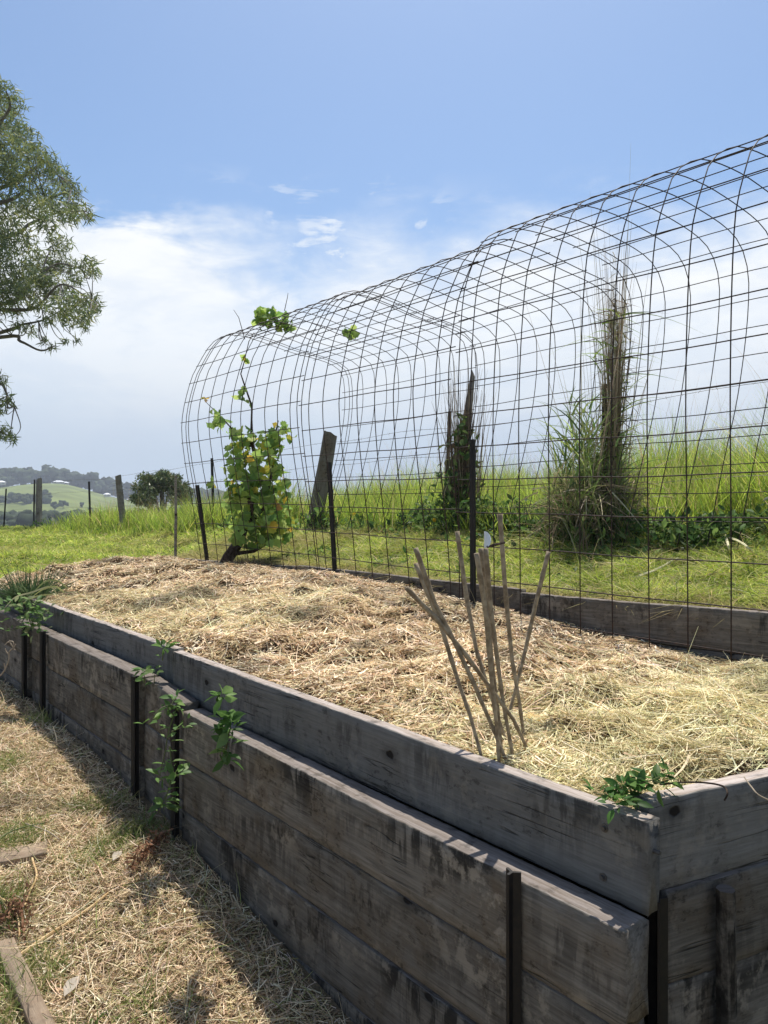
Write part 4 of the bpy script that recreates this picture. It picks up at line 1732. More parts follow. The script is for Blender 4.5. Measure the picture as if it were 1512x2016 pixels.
# dry grass heaped round the vine's foot
def tuft(name, label, cat, s, p, z, n, rad, Lr, Wr, pal, lean=.5, mat=None, droop=.5, group=None, segs=5, w=None):
    root = SP(s, p, z)
    a = rng.uniform(0, 6.283, n)
    q = rad * np.sqrt(rng.uniform(0, 1, n))
    P = np.stack([np.cos(a) * q, np.sin(a) * q, np.full(n, -.02)], 1)
    b2 = a + rng.normal(0, .7, n)
    e = np.clip(rng.normal(1.25, lean, n), .1, 1.55)
    D = np.stack([np.cos(b2) * np.cos(e), np.sin(b2) * np.cos(e), np.sin(e)], 1)
    L = rng.uniform(*Lr, n)
    bend = np.stack([np.cos(b2), np.sin(b2), -1.1 * np.ones(n)], 1) * rng.uniform(0, droop, (n, 1))
    v, qd, c = ribbons(P, D, L, rng.uniform(*Wr, n), pick(pal, n, w, .2), segs, bend, tip=.08)
    o = link(name, np_mesh(name, v, qd, col=c), mat or M_GRASS)
    o.location = root
    return tag(o, label, cat, group)


tuft('dry_grass_tuft', 'grey brown tuft of dead grass at the foot of the grapevine', 'grass tuft', 5.0, 1.88, -.60, 700, .13, (.08, .2), (.003, .006), [(.20, .15, .10), (.30, .24, .16), (.14, .10, .07)], .55)
tuft('dry_grass_tuft', 'dry straw coloured grass tuft at the foot of the right wall, bottom right corner', 'grass tuft', -.10, -.21, -1.52, 1400, .13, (.25, .46), (.003, .005), [(.38, .30, .17), (.28, .23, .12), (.5, .42, .26), (.2, .2, .09)], .5)
tuft('grass_tuft', 'dark green grass tuft growing over the front wall at its far end', 'grass tuft', 4.85, .06, -.70, 520, .13, (.16, .36), (.006, .011), [(.045, .085, .030), (.07, .12, .045), (.11, .15, .07)], .45, droop=.7)


def blades_along(paths, width, cols, name, mat, parent=None, label=None):
    """long strap leaves given as point lists"""
    m = MB()
    for k, pts in enumerate(paths):
        n = len(pts)
        vs_, fs = [], []
        for i, p in enumerate(pts):
            t = (pts[min(i + 1, n - 1)] - pts[max(i - 1, 0)]).normalized()
            sd_ = t.cross(Vector((0, -1, .4))).normalized()
            f = i / (n - 1)
            w_ = width * (1 - abs(2 * f - 1) ** 3) + .0015
            vs_ += [p - sd_ * w_, p + t * 0 + Vector((0, 0, .3 * w_)), p + sd_ * w_]
        for i in range(n - 1):
            a = i * 3
            fs += [(a, a + 1, a + 4, a + 3), (a + 1, a + 2, a + 5, a + 4)]
        m.add(vs_, fs, cols[k % len(cols)])
    return m.build(name, mat, parent)


def smooth_path(pts, k=6):
    out = []
    P = [pts[0] * 2 - pts[1]] + list(pts) + [pts[-1] * 2 - pts[-2]]
    for i in range(1, len(P) - 2):
        for j in range(k):
            t = j / k
            p0, p1, p2, p3 = P[i - 1], P[i], P[i + 1], P[i + 2]
            out.append(.5 * ((2 * p1) + (p2 - p0) * t + (2 * p0 - 5 * p1 + 4 * p2 - p3) * t * t + (3 * p1 - p0 - 3 * p2 + p3) * t ** 3))
    out.append(pts[-1])
    return out


ARCH = [smooth_path([W(a, b2, y) for a, b2, y in L_]) for L_ in (
    [(62, 1176, 5.1), (85, 1160, 5.0), (108, 1155, 4.95), (122, 1163, 4.9), (126, 1166, 4.9)],
    [(8, 1198, 4.9), (30, 1176, 4.95), (60, 1167, 5.0), (92, 1156, 5.0), (106, 1160, 4.98), (114, 1178, 4.95)],
    [(60, 1172, 5.0), (88, 1146, 5.05), (114, 1144, 5.05), (134, 1160, 5.0)],
    [(40, 1190, 4.95), (72, 1174, 4.95), (104, 1170, 4.9)])]
st_ = empty('strap_leaf_plant', SP(4.55, .02, -.69))
tag(st_, 'arching yellow green strap leaves bending over the wall top beside the dark tuft', 'plant')
blades_along(ARCH, .0042, [(.46, .47, .18), (.56, .53, .28), (.34, .38, .14)], 'leaves', M_LEAF, st_)


# ------------------------------------------------------------------ small leafy weeds
def weed(label, stems, leaf, n_per, pal, group=None, cat='weed', kind='oval', whorl=False, name='weed', stem_mat=None, rad=.0028, seed=0, up=.2, spread=.02):
    r_ = np.random.default_rng(seed + 500)
    base = stems[0][0]
    root = empty(name, base)
    tag(root, label, cat, group)
    m = MB()
    sets = []
    for pts in stems:
        sp_ = smooth_path([Vector(p) for p in pts], 6)
        m.tube(sp_, [rad * (1 - .7 * i / len(sp_)) for i in range(len(sp_))], 5)
        L = len(sp_)
        n = n_per
        if whorl:
            # opposite pairs up the stem and a rosette at the tip
            idx = np.concatenate([np.repeat(np.linspace(L * .25, L - 2, max(1, n // 5)).astype(int), 2), np.full(n // 2 + 4, L - 1)])
        else:
            idx = r_.integers(int(L * .08), L, n)
        n = len(idx)
        P = np.array([sp_[i][:] for i in idx]) + r_.normal(0, spread * .25, (n, 3))
        Dr = r_.normal(size=(n, 3))
        Dr[:, 2] = Dr[:, 2] * .5 + up
        Nr = r_.normal(0, .5, (n, 3)) + np.array([0, -.15, 1])
        P = P + Dr / np.linalg.norm(Dr, axis=1, keepdims=True) * spread * r_.uniform(0, 1, (n, 1))
        C = np.array(pal)[r_.integers(0, len(pal), n)] * r_.uniform(.7, 1.45, (n, 1))
        sets.append(leaf_set(P, Nr, Dr, r_.uniform(.4, 1.25, n) * leaf, C, kind, .3))
    m.build('stem', stem_mat or M_GREENSTEM, root)
    v, q, c = merge(*sets)
    link('leaves', np_mesh('leaves', v, q, col=c), M_LEAF, root)
    return root


WG = [(.085, .17, .04), (.12, .22, .055), (.16, .25, .08), (.06, .12, .03)]
WL = [(.13, .22, .07), (.19, .28, .10), (.10, .17, .06)]


def FW(u, v, s_depth):
    return W(u, v, s_depth)


# hanging climber on the wall between two pickets
yA = 2.98
weed('scrambling leafy climber trailing down the front wall beside a black picket', [
    [FW(352, 1400, yA), FW(335, 1388, yA - .03), FW(310, 1400, yA - .06), FW(296, 1425, yA - .07)],
    [FW(350, 1392, yA), FW(345, 1375, yA), FW(335, 1392, yA - .03)],
    [FW(345, 1400, yA - .02), FW(332, 1440, yA - .05), FW(325, 1480, yA - .06), FW(318, 1510, yA - .06), FW(312, 1545, yA - .06)],
    [FW(338, 1440, yA - .02), FW(352, 1434, yA - .08), FW(362, 1430, yA - .1)],
    [FW(334, 1470, yA - .03), FW(338, 1520, yA - .07), FW(330, 1560, yA - .08), FW(322, 1596, yA - .08)],
    [FW(336, 1515, yA - .05), FW(345, 1523, yA - .08), FW(352, 1530, yA - .08)],
    [FW(330, 1560, yA - .06), FW(318, 1585, yA - .08), FW(314, 1600, yA - .08)]],
    .05, 15, WL + WG[:2], 'weeds on the front wall', seed=1, spread=.03)
weed('upright broad leaved weed growing from the ledge of the front wall', [
    [FW(440, 1480, 2.60), FW(436, 1440, 2.58), FW(434, 1400, 2.58), FW(433, 1368, 2.58)],
    [FW(445, 1470, 2.58), FW(452, 1440, 2.55), FW(456, 1418, 2.54)],
    [FW(444, 1475, 2.58), FW(448, 1460, 2.52), FW(450, 1440, 2.52)]],
    .062, 16, WG, 'weeds on the front wall', whorl=True, seed=2)
weed('drooping leafy shoot hanging below the ledge weed on the front wall', [
    [FW(448, 1468, 2.56), FW(450, 1478, 2.50), FW(446, 1492, 2.49)], [FW(446, 1466, 2.56), FW(436, 1478, 2.5), FW(432, 1488, 2.5)]],
    .055, 9, WG, 'weeds on the front wall', seed=9, up=-.5)
weed('small bright seedling on the ledge directly above a black picket', [
    [FW(284, 1345, 3.42), FW(284, 1330, 3.40), FW(283, 1318, 3.40)]], .055, 10, WL, 'weeds on the front wall', whorl=True, seed=3)
weed('smallest bright seedling on the ledge, between two other seedlings', [
    [FW(304, 1350, 3.38), FW(304, 1335, 3.36), FW(306, 1320, 3.36)]], .05, 9, WL, 'weeds on the front wall', whorl=True, seed=13)
weed('small seedling growing at the joint of the two upper wall boards', [
    [FW(320, 1300, 3.44), FW(321, 1285, 3.42), FW(321, 1274, 3.42)]], .055, 12, WG, 'weeds on the front wall', whorl=True, seed=4)
yF = 4.7
weed('tangle of small pale leaves hanging below the dark grass tuft at the far end', [
    [FW(52, 1180, yF), FW(50, 1210, yF - .05), FW(30, 1240, yF - .06), FW(4, 1232, yF - .06)],
    [FW(55, 1180, yF), FW(58, 1215, yF - .05), FW(54, 1245, yF - .06)],
    [FW(60, 1180, yF), FW(82, 1200, yF - .05), FW(96, 1222, yF - .06)],
    [FW(58, 1182, yF), FW(72, 1215, yF - .06), FW(76, 1240, yF - .06)],
    [FW(50, 1180, yF), FW(30, 1192, yF - .05), FW(10, 1200, yF - .05)]],
    .058, 30, WL + WG[:1] + [(.28, .32, .16)], 'weeds on the front wall', seed=5, spread=.05)
yC = 1.70
weed('sprawling dark green leafy weed in the near corner of the bed', [
    [FW(1246, 1568, yC), FW(1225, 1562, yC), FW(1195, 1568, yC - .03), FW(1168, 1560, yC - .03)],
    [FW(1246, 1568, yC), FW(1225, 1580, yC - .05), FW(1205, 1582, yC - .06)],
    [FW(1248, 1566, yC + .02), FW(1255, 1545, yC), FW(1285, 1535, yC), FW(1318, 1520, yC + .02)],
    [FW(1285, 1538, yC), FW(1300, 1540, yC), FW(1328, 1532, yC)],
    [FW(1248, 1566, yC), FW(1240, 1548, yC), FW(1270, 1550, yC)],
    [FW(1215, 1568, yC), FW(1222, 1552, yC), FW(1232, 1544, yC)]],
    .036, 21, [(.055, .13, .030), (.085, .18, .04), (.13, .22, .06), (.045, .10, .026)], seed=6, spread=.016)
# runner creeping over the right board
m = MB()
pts = smooth_path([FW(1300, 1544, 1.69), FW(1345, 1540, 1.72), FW(1390, 1541, 1.73), FW(1424, 1548, 1.72), FW(1432, 1562, 1.70), FW(1426, 1576, 1.70)])
m.tube(pts, .0022, 5)
o = m.build('runner_stem', M_STEM)
tag(o, 'thin brown runner creeping along the top of the right hand board', 'twig')
m = MB()
m.tube(smooth_path([FW(1465, 1530, 1.76), FW(1480, 1550, 1.72), FW(1495, 1566, 1.70), FW(1530, 1582, 1.71)]), .0016, 5)
tag(m.build('dry_stalk', M_DEADSTEM), 'pale bent stalk hanging over the face of the right hand board', 'stalk')
# bare dead twig at the far left
yD = 4.35
m = MB()
for L_ in ([(-20, 1345), (5, 1325), (17, 1300), (18, 1284), (28, 1274)], [(18, 1290), (12, 1282), (10, 1276)], [(28, 1274), (26, 1264), (20, 1262)],
           [(28, 1275), (31, 1268)], [(28, 1280), (22, 1268), (16, 1264), (9, 1270)], [(30, 1280), (22, 1270), (18, 1260)], [(10, 1320), (8, 1306)]):
    m.tube(smooth_path([FW(a, b2, yD) for a, b2 in L_]), .0045 if L_[0][0] < 0 else .0028, 5)
tag(m.build('dead_twig', M_DEADSTEM), 'bare forked dead twig leaning against the front wall at far left', 'twig')


# ------------------------------------------------------------------ dark weeds and the big grass clump at the fence
def ground_cover():
    sets = []
    spots = [(2.55, 3.45, .55, 1500, .30), (.9, 3.75, .9, 2600, .30), (.2, 3.85, .7, 1500, .28), (-.5, 3.95, .7, 1200, .28), (4.15, 3.55, .5, 1500, .48), (3.6, 3.55, .45, 1200, .30), (3.2, 3.6, .4, 500, .2), (5.3, 3.5, .5, 300, .14), (1.7, 3.5, .4, 900, .25),
             (6.3, 3.6, .35, 500, .28), (8.3, 3.7, .4, 400, .22), (13.0, 3.7, .3, 260, .32), (17.6, 3.7, .5, 200, .25)]
    spots += [(float(rng.uniform(-1, 6.5)), float(rng.uniform(2.5, 3.3)), float(rng.uniform(.12, .3)), 60, .06) for _ in range(16)]
    for (s0, p0, r0, n, h) in spots:
        s = s0 + rng.normal(0, r0 * .6, n)
        p = p0 + rng.normal(0, .16, n)
        x, y = sp_xy(s, p)
        k = np.exp(-((s - s0) / r0) ** 2)
        z = ground_h(s, p) + EYE + rng.uniform(0, 1, n) ** .9 * h * (.25 + .75 * k) * (.35 + 1.1 * TUFT(s * .7, p * .7)[0])
        P = np.stack([x, y, z], 1)
        C = pick([(.08, .15, .04), (.12, .20, .05), (.18, .26, .07), (.055, .10, .03)], n, None, .2)
        Nr = rng.normal(0, .5, (n, 3)) + np.array([0, -.2, 1])
        C = C * rng.uniform(.6, 1.35, (n, 1))
        sets.append(leaf_set(P, Nr, rand_dirs(n, .1), rng.uniform(.03, .085, n), C, 'oval', .2))
    v, q, c = merge(*sets)
    tag(link('fence_weeds', np_mesh('fence_weeds', v, q, col=c), M_LEAF), 'low dark green broad leaved weeds spreading along the foot of the fence', 'weeds', kind='stuff')


ground_cover()


def yellow_flower(u, v, y, label):
    m = MB()
    c = W(u, v, y)
    for k in range(6):
        a = k * math.pi / 3
        d = Vector((math.cos(a), -.5, math.sin(a))).normalized()
        sd_ = d.cross(Vector((0, -1, .3))).normalized()
        m.add([c, c + d * .012 + sd_ * .009, c + d * .024, c + d * .012 - sd_ * .009], [(0, 1, 2, 3)], (.75, .48, .03))
    m.tube([c, c + Vector((0, .02, -.08))], .002, 4, col=(.1, .15, .04))
    tag(m.build('wildflower', M_LEAF), label, 'flower', 'small yellow wildflowers')


yellow_flower(855, 1024, 7.0, 'yellow wildflower in the weeds directly below the broken split post')
yellow_flower(697, 1012, 8.2, 'yellow wildflower right of the thick leaning post, farther from the bamboo')


def big_clump():
    sc = 2.55
    base = SP(sc, 3.62, float(ground_h(sc, 3.62)))
    root = empty('cane_grass_clump', base)
    tag(root, 'tall clump of cane grass, dead brown stalks above green blades, round a black picket', 'grass clump')
    yb = 5.9
    n = 150
    sets = []
    # the dense brown column of dead stalks
    P, T_ = [], []
    for k in range(n):
        u = rng.normal(1207, 7)
        v0 = 1040
        y = yb + rng.normal(0, .07)
        b_ = W(u, v0, y)
        ut = 1209 + rng.normal(0, 7) + (rng.normal(0, 18) if rng.uniform() < .25 else 0)
        vt = rng.uniform(560, 800) if rng.uniform() < .7 else rng.uniform(440, 620)
        t_ = W(ut, vt, y + rng.normal(0, .06))
        P.append(b_[:])
        T_.append(t_[:])
    for k in range(46):
        u = rng.normal(1195, 30)
        y = yb + rng.normal(0, .15)
        P.append(W(u, 1040, y)[:])
        T_.append(W(u + rng.normal(0, 50), rng.uniform(480, 780), y + rng.normal(0, .2))[:])
    for (ut, vt) in ((1252, 326), (1158, 385), (1120, 405), (1255, 420), (1262, 465), (1185, 430)):
        P.append(W(1203 + rng.normal(0, 6), 950, yb)[:])
        T_.append(W(ut, vt, yb + .05)[:])
    P, T_ = np.array(P), np.array(T_)
    D = T_ - P
    L = np.linalg.norm(D, axis=1)
    C = pick([(.42, .34, .23), (.30, .235, .155), (.54, .45, .31), (.2, .155, .10)], len(P), None, .2)
    bend = rng.normal(0, .03, (len(P), 3))
    sets.append(ribbons(P, D, L, rng.uniform(.006, .013, len(P)), C, 8, bend, tip=.15))
    # bits of dead leaf hanging off the stalks
    k = 420
    i = rng.integers(0, 150, k)
    f = rng.uniform(.25, .95, (k, 1))
    Q = P[i] + D[i] * f
    a = rng.uniform(0, 6.283, k)
    Dr = np.stack([np.cos(a), np.sin(a) * .6, rng.normal(-.4, .9, k)], 1)
    sets.append(ribbons(Q, Dr, rng.uniform(.06, .22, k), rng.uniform(.004, .010, k), pick([(.36, .28, .18), (.25, .19, .12), (.46, .39, .26)], k, None, .2), 4, rng.normal(0, .4, (k, 3)), tip=.1))
    v, q, c = merge(*sets)
    o = link('dead_stalks', np_mesh('dead_stalks', v, q, col=c), M_STRAW, root)
    # green shoots: upright stalks with arching strap leaves
    sets = []
    pal = [(.17, .25, .07), (.26, .34, .09), (.12, .18, .055), (.40, .46, .15), (.48, .42, .23)]
    for k in range(74):
        if k < 44:
            u0, hh = rng.normal(1140, 22), rng.uniform(.5, 1.2)
        else:
            u0, hh = rng.normal(1203, 22), rng.uniform(.4, 1.0)
        y = yb + rng.normal(-.03, .16)
        b_ = W(u0, 1050, y)
        b_.z = EYE + float(ground_h(*xy_sp(b_.x, b_.y))) - .02
        tip = b_ + Vector((rng.normal(0, .10), rng.normal(0, .08), hh))
        nl = 9
        f = rng.uniform(.12, 1.0, nl)
        P_ = np.array([b_.lerp(tip, q)[:] for q in f])
        a = rng.uniform(0, 6.283, nl)
        Dr = np.stack([np.cos(a) * .45, np.sin(a) * .35, rng.uniform(.7, 1.5, nl)], 1)
        bd = np.stack([np.cos(a), np.sin(a) * .7, -1.1 * np.ones(nl)], 1) * rng.uniform(.1, .65, (nl, 1))
        sets.append(ribbons(P_, Dr, rng.uniform(.18, .48, nl), rng.uniform(.009, .018, nl), pick(pal, nl, [.3, .25, .2, .15, .1], .25), 7, bd, tip=.05))
        d_ = np.array([(tip - b_)[:]])
        sets.append(ribbons(np.array([b_[:]]), d_, np.linalg.norm(d_, axis=1), np.array([.008]), pick([(.34, .36, .14), (.44, .38, .2)], 1), 5, rng.normal(0, .04, (1, 3)), tip=.3))
    n = 900
    u = np.where(rng.uniform(size=n) < .5, rng.normal(1135, 30, n), rng.normal(1200, 30, n))
    y = yb + rng.normal(-.05, .18, n)
    P = np.array([W(a_, 1050, b2)[:] for a_, b2 in zip(u, y)])
    P[:, 2] = EYE + ground_h(*xy_sp(P[:, 0], P[:, 1])) - .02
    a = rng.uniform(0, 6.283, n)
    e = np.clip(rng.normal(1.38, .13, n), .7, 1.57)
    D = np.stack([np.cos(a) * np.cos(e), np.sin(a) * np.cos(e), np.sin(e)], 1)
    L = rng.uniform(.25, .75, n)
    bend = np.stack([np.cos(a), np.sin(a), -.9 * np.ones(n)], 1) * rng.uniform(0, .35, (n, 1))
    sets.append(ribbons(P, D, L, rng.uniform(.006, .013, n), pick([(.12, .17, .055), (.20, .26, .08), (.30, .26, .15), (.38, .31, .2)], n, None, .3), 6, bend, tip=.05))
    # green leaves up the column
    k = 130
    f = rng.uniform(0, 1, k)
    Q = np.array([W(1207 + rng.normal(0, 14), 1000 - 380 * f_, yb + rng.normal(0, .08))[:] for f_ in f])
    a = rng.uniform(0, 6.283, k)
    Dr = np.stack([np.cos(a), .5 * np.sin(a), rng.uniform(.3, 1.6, k)], 1)
    sets.append(ribbons(Q, Dr, rng.uniform(.15, .42, k), rng.uniform(.008, .014, k), pick([(.26, .36, .09), (.36, .44, .13), (.17, .25, .07)], k, None, .2), 6, np.stack([np.cos(a), .5 * np.sin(a), -1.2 * np.ones(k)], 1) * rng.uniform(.2, .9, (k, 1)), tip=.05))
    v, q, c = merge(*sets)
    link('green_blades', np_mesh('green_blades', v, q, col=c), M_GRASS, root)
    # collapsed dry leaves at its foot
    n = 620
    u = rng.normal(1160, 48, n)
    P = np.array([W(a_, 1040, b2)[:] for a_, b2 in zip(u, yb + rng.normal(-.15, .12, n))])
    P[:, 2] = EYE + ground_h(*xy_sp(P[:, 0], P[:, 1])) + rng.uniform(.05, .45, n)
    a = rng.uniform(0, 6.283, n)
    D = np.stack([np.cos(a), np.sin(a) - .3, rng.normal(-.1, .5, n)], 1)
    v, q, c = ribbons(P, D, rng.uniform(.15, .45, n), rng.uniform(.005, .012, n), pick([(.40, .31, .19), (.30, .23, .14), (.50, .42, .27), (.2, .16, .1)], n, None, .2), 6, np.stack([np.cos(a) * .2, np.sin(a) * .2, -.7 * np.ones(n)], 1) * rng.uniform(.2, 1, (n, 1)), tip=.08)
    link('dry_leaves', np_mesh('dry_leaves', v, q, col=c), M_STRAW, root)


big_clump()


def post_creeper():
    base = SP(4.2, 3.66, float(ground_h(4.2, 3.66)))
    root = empty('post_creeper', base)
    tag(root, 'dark creeper and dead stems tangled up the broken split fence post', 'creeper')
    y = 7.1
    n = 420
    f = rng.uniform(0, 1, n) ** 1.3
    u = 903 + 10 * f + rng.normal(0, 18, n) * (1.1 - f * .7)
    v = 1010 - 190 * f
    P = np.array([W(a_, b2, c_)[:] for a_, b2, c_ in zip(u, v, y + rng.normal(0, .12, n))])
    C = pick([(.06, .11, .03), (.10, .16, .045), (.16, .21, .06)], n, None, .2)
    vv, q, c = leaf_set(P, rng.normal(0, .6, (n, 3)) + np.array([0, -.6, .6]), rand_dirs(n, -.2), rng.uniform(.05, .10, n), C, 'oval', .2)
    link('leaves', np_mesh('leaves', vv, q, col=c), M_LEAF, root)
    n = 220
    u = rng.normal(908, 16, n)
    P = np.array([W(a_, 980, y + b2)[:] for a_, b2 in zip(u, rng.normal(-.05, .1, n))])
    T_ = np.array([W(a_ + rng.normal(4, 14), rng.uniform(720, 900), y)[:] for a_ in u])
    D = T_ - P
    L = np.linalg.norm(D, axis=1)
    vv, q, c = ribbons(P, D, L, rng.uniform(.004, .010, n), pick([(.26, .19, .12), (.36, .28, .18), (.16, .11, .075)], n, None, .2), 6, rng.normal(0, .06, (n, 3)), tip=.2)
    link('dead_stems', np_mesh('dead_stems', vv, q, col=c), M_STRAW, root)


post_creeper()


# ------------------------------------------------------------------ trees
def leaf_cloud(centres, radii, n_per_m2, leafL, leafW, pal, droop=.6, mat=None, squash=.8):
    sets = []
    for c, r in zip(centres, radii):
        n = int(n_per_m2 * r * r * 4)
        d = rng.normal(size=(n, 3))
        d /= np.linalg.norm(d, axis=1, keepdims=True)
        q = rng.uniform(.15, 1, n) ** .55
        P = np.array(c) + d * (q * r)[:, None] * np.array([1, 1, squash])
        Dr = rand_dirs(n, -droop)
        sets.append(ribbons(P, Dr, rng.uniform(.7, 1.3, n) * leafL, rng.uniform(.7, 1.3, n) * leafW, pick(pal, n, None, .22), 2, rng.normal(0, .15, (n, 3)), tip=.15, root=.7))
    return merge(*sets)


def gum_tree():
    Y = 22.0
    bx, by = (-330 - CX) / F * Y, Y
    s_, p_ = xy_sp(bx, by)
    base = Vector((bx, by, EYE - 1.6))
    root = empty('gum_tree', base)
    tag(root, 'tall gum tree with drooping grey green foliage reaching in from the left', 'tree')
    top = W(-250, 130, Y)
    trunk = [base + Vector((0, 0, -1)), W(-322, 900, Y), W(-318, 760, Y), W(-300, 600, Y), W(-280, 420, Y), W(-262, 270, Y), top]
    tr = [.62, .50, .44, .38, .28, .18, .06]
    m = MB()
    m.tube(smooth_path(trunk, 4), list(np.interp(np.linspace(0, 6, 25), range(7), tr)), 10, wob=.04)
    m.build('trunk', M_BARK, root)
    vis = [(8, 178, 26), (30, 205, 22), (-45, 215, 60), (10, 235, 34), (48, 268, 30), (15, 290, 42), (70, 300, 26), (90, 322, 30), (40, 340, 46), (115, 345, 26), (-30, 330, 60), (140, 372, 24), (105, 390, 34), (60, 400, 36), (160, 412, 22), (175, 428, 13), (130, 420, 30), (5, 415, 44),
           (90, 440, 24), (30, 470, 40), (118, 480, 26), (-30, 480, 60), (80, 520, 38), (125, 520, 24), (20, 540, 48), (170, 520, 22), (185, 535, 13), (60, 560, 40), (110, 565, 34), (150, 545, 18), (-30, 590, 50), (150, 592, 26), (190, 605, 14), (180, 590, 18), (115, 605, 28), (140, 628, 20), (165, 640, 14), (175, 620, 16), (85, 668, 11), (150, 668, 7), (70, 600, 18), (30, 610, 16), (168, 622, 14), (40, 640, 15), (62, 652, 11), (104, 684, 9), (128, 672, 8), (20, 575, 30), (95, 630, 14),
           (5, 745, 13), (15, 785, 14), (28, 800, 6), (8, 850, 20), (24, 862, 12), (-30, 800, 36)]
    cs, rr = [], []
    for (u, v, r) in vis:
        y = Y + rng.uniform(-2.6, 2.6)
        cs.append(W(u, v, y)[:])
        rr.append(r * 1.08 * y / F)
    # the part of the crown outside the picture
    for k in range(60):
        a = rng.uniform(0, 6.283)
        q = math.sqrt(rng.uniform(0, 1))
        u, v = -360 + 330 * q * math.cos(a), 400 + 300 * q * math.sin(a)
        if u > -70:
            continue
        cs.append(W(u, v, Y + rng.uniform(-5, 5))[:])
        rr.append(rng.uniform(.7, 1.3))
    # limbs
    m = MB()
    forks = [(W(-316, 740, Y), [(0, 655), (40, 640), (85, 630), (130, 605)]), (W(-316, 720, Y), [(0, 664), (40, 672), (80, 690), (110, 680)]), (W(-305, 640, Y), [(0, 600), (60, 560), (110, 520), (160, 530)]),
             (W(-300, 610, Y), [(0, 610), (70, 605), (120, 560), (180, 590)]), (W(-290, 520, Y), [(0, 470), (60, 440), (110, 420), (165, 415)]), (W(-280, 440, Y), [(0, 370), (50, 345), (90, 320), (115, 345)]),
             (W(-285, 470, Y), [(0, 400), (50, 375), (80, 395), (140, 375)]), (W(-270, 330, Y), [(-40, 270), (5, 235), (20, 205), (10, 175)]), (W(-318, 780, Y), [(-40, 770), (0, 755), (15, 780), (28, 800)]), (W(-320, 830, Y), [(-60, 830), (0, 850), (20, 860)])]
    ends = []
    for st0, pts in forks:
        dy = rng.uniform(-1.5, 1.5)
        P3 = [st0] + [W(a, b2, Y + dy * (i + 1) / len(pts)) for i, (a, b2) in enumerate(pts)]
        sp_ = smooth_path(P3, 5)
        m.tube(sp_, list(np.linspace(.07, .014, len(sp_))), 6)
        ends += sp_[6:]
    E = np.array([e[:] for e in ends])
    for c, r in list(zip(cs, rr))[:len(vis)]:
        c = np.array(c)
        d = np.linalg.norm(E - c, axis=1) + np.where(E[:, 0] > c[0], 1.0, 0)
        e = Vector(E[int(d.argmin())])
        cv = Vector(c)
        for k in range(2):
            tgt = cv + Vector(rng.normal(0, r * .35, 3))
            mid = e.lerp(tgt, .5) + Vector((0, 0, -.1)) + Vector(rng.normal(0, .12, 3))
            m.tube(smooth_path([e, mid, tgt], 4), list(np.linspace(.018, .006, 9)), 5)
    for k in range(len(vis), len(cs)):
        c = Vector(cs[k])
        t0 = Vector(trunk[3]).lerp(Vector(trunk[5]), rng.uniform(0, 1))
        m.tube(smooth_path([t0, t0.lerp(c, .5) + Vector((0, 0, -.4)), c], 4), list(np.linspace(.10, .02, 9)), 5)
    m.build('limbs', M_BARK, root)
    v, q, c = leaf_cloud(cs, rr, 350, .19, .048, [(.20, .25, .10), (.29, .33, .125), (.12, .155, .07), (.37, .38, .14), (.23, .28, .16)], .7)
    o = link('crown', np_mesh('crown', v, q, col=c), M_GUM, root)
    o['label'] = 'drooping olive and grey green gum leaves'


gum_tree()


def round_bush():
    Y = 34.0
    c0 = W(318, 968, Y)
    root = empty('tree', (c0.x, c0.y, EYE - 2.4))
    tag(root, 'dense dark round tree standing behind the fence grass on the left', 'tree')
    m = MB()
    m.tube([Vector((c0.x, c0.y, EYE - 3)), Vector((c0.x + .1, c0.y, EYE - .8)), Vector((c0.x, c0.y, EYE + .4))], [.22, .16, .08], 7)
    for k in range(6):
        a = k * 1.05
        m.tube([Vector((c0.x, c0.y, EYE - 1.0)), Vector((c0.x + math.cos(a) * .7, c0.y + math.sin(a) * .7, EYE - .2)), Vector((c0.x + math.cos(a) * 1.1, c0.y + math.sin(a) * 1.1, EYE + .4))], [.09, .05, .02], 5)
    m.build('trunk', M_BARK, root)
    cs, rr = [], []
    for k in range(70):
        a = rng.uniform(0, 6.283)
        b2 = rng.uniform(0, 1.5)
        rx = 64 * Y / F
        q = rng.uniform(.55, .95)
        cs.append((c0.x + math.cos(a) * math.cos(b2) * rx * q, c0.y + math.sin(a) * math.cos(b2) * rx * q, c0.z - .5 + math.sin(b2) * 1.42 * q))
        rr.append(rng.uniform(.22, .42))
    for k in range(20):
        a = rng.uniform(0, 6.283)
        cs.append((c0.x + math.cos(a) * 1.2, c0.y + math.sin(a) * 1.05, c0.z - .9 - rng.uniform(0, .6)))
        rr.append(.4)
    v, q, c = leaf_cloud(cs, rr, 420, .13, .075, [(.10, .15, .05), (.15, .20, .065), (.075, .115, .04), (.19, .23, .08), (.20, .19, .09)], .1)
    link('crown', np_mesh('crown', v, q, col=c), M_BUSH, root)


round_bush()


def cut_stem(pts, label):
    m = MB()
    P3 = []
    for (u, v) in pts:
        y = 4.5
        for _ in range(60):
            x = (u - CX) / F * y
            z = float(ground_h(*xy_sp(x, y)))
            y = .5 * y + .5 * (-z - .05) * F / (v - HZ)
        P3.append(W(u, v, y))
    sp_ = smooth_path(P3, 5)
    m.tube(sp_, list(np.linspace(.010, .003, len(sp_))), 5, wob=.15)
    tag(m.build('cut_stem', M_CUT), label, 'stem', 'pale cut stems on the mown grass')


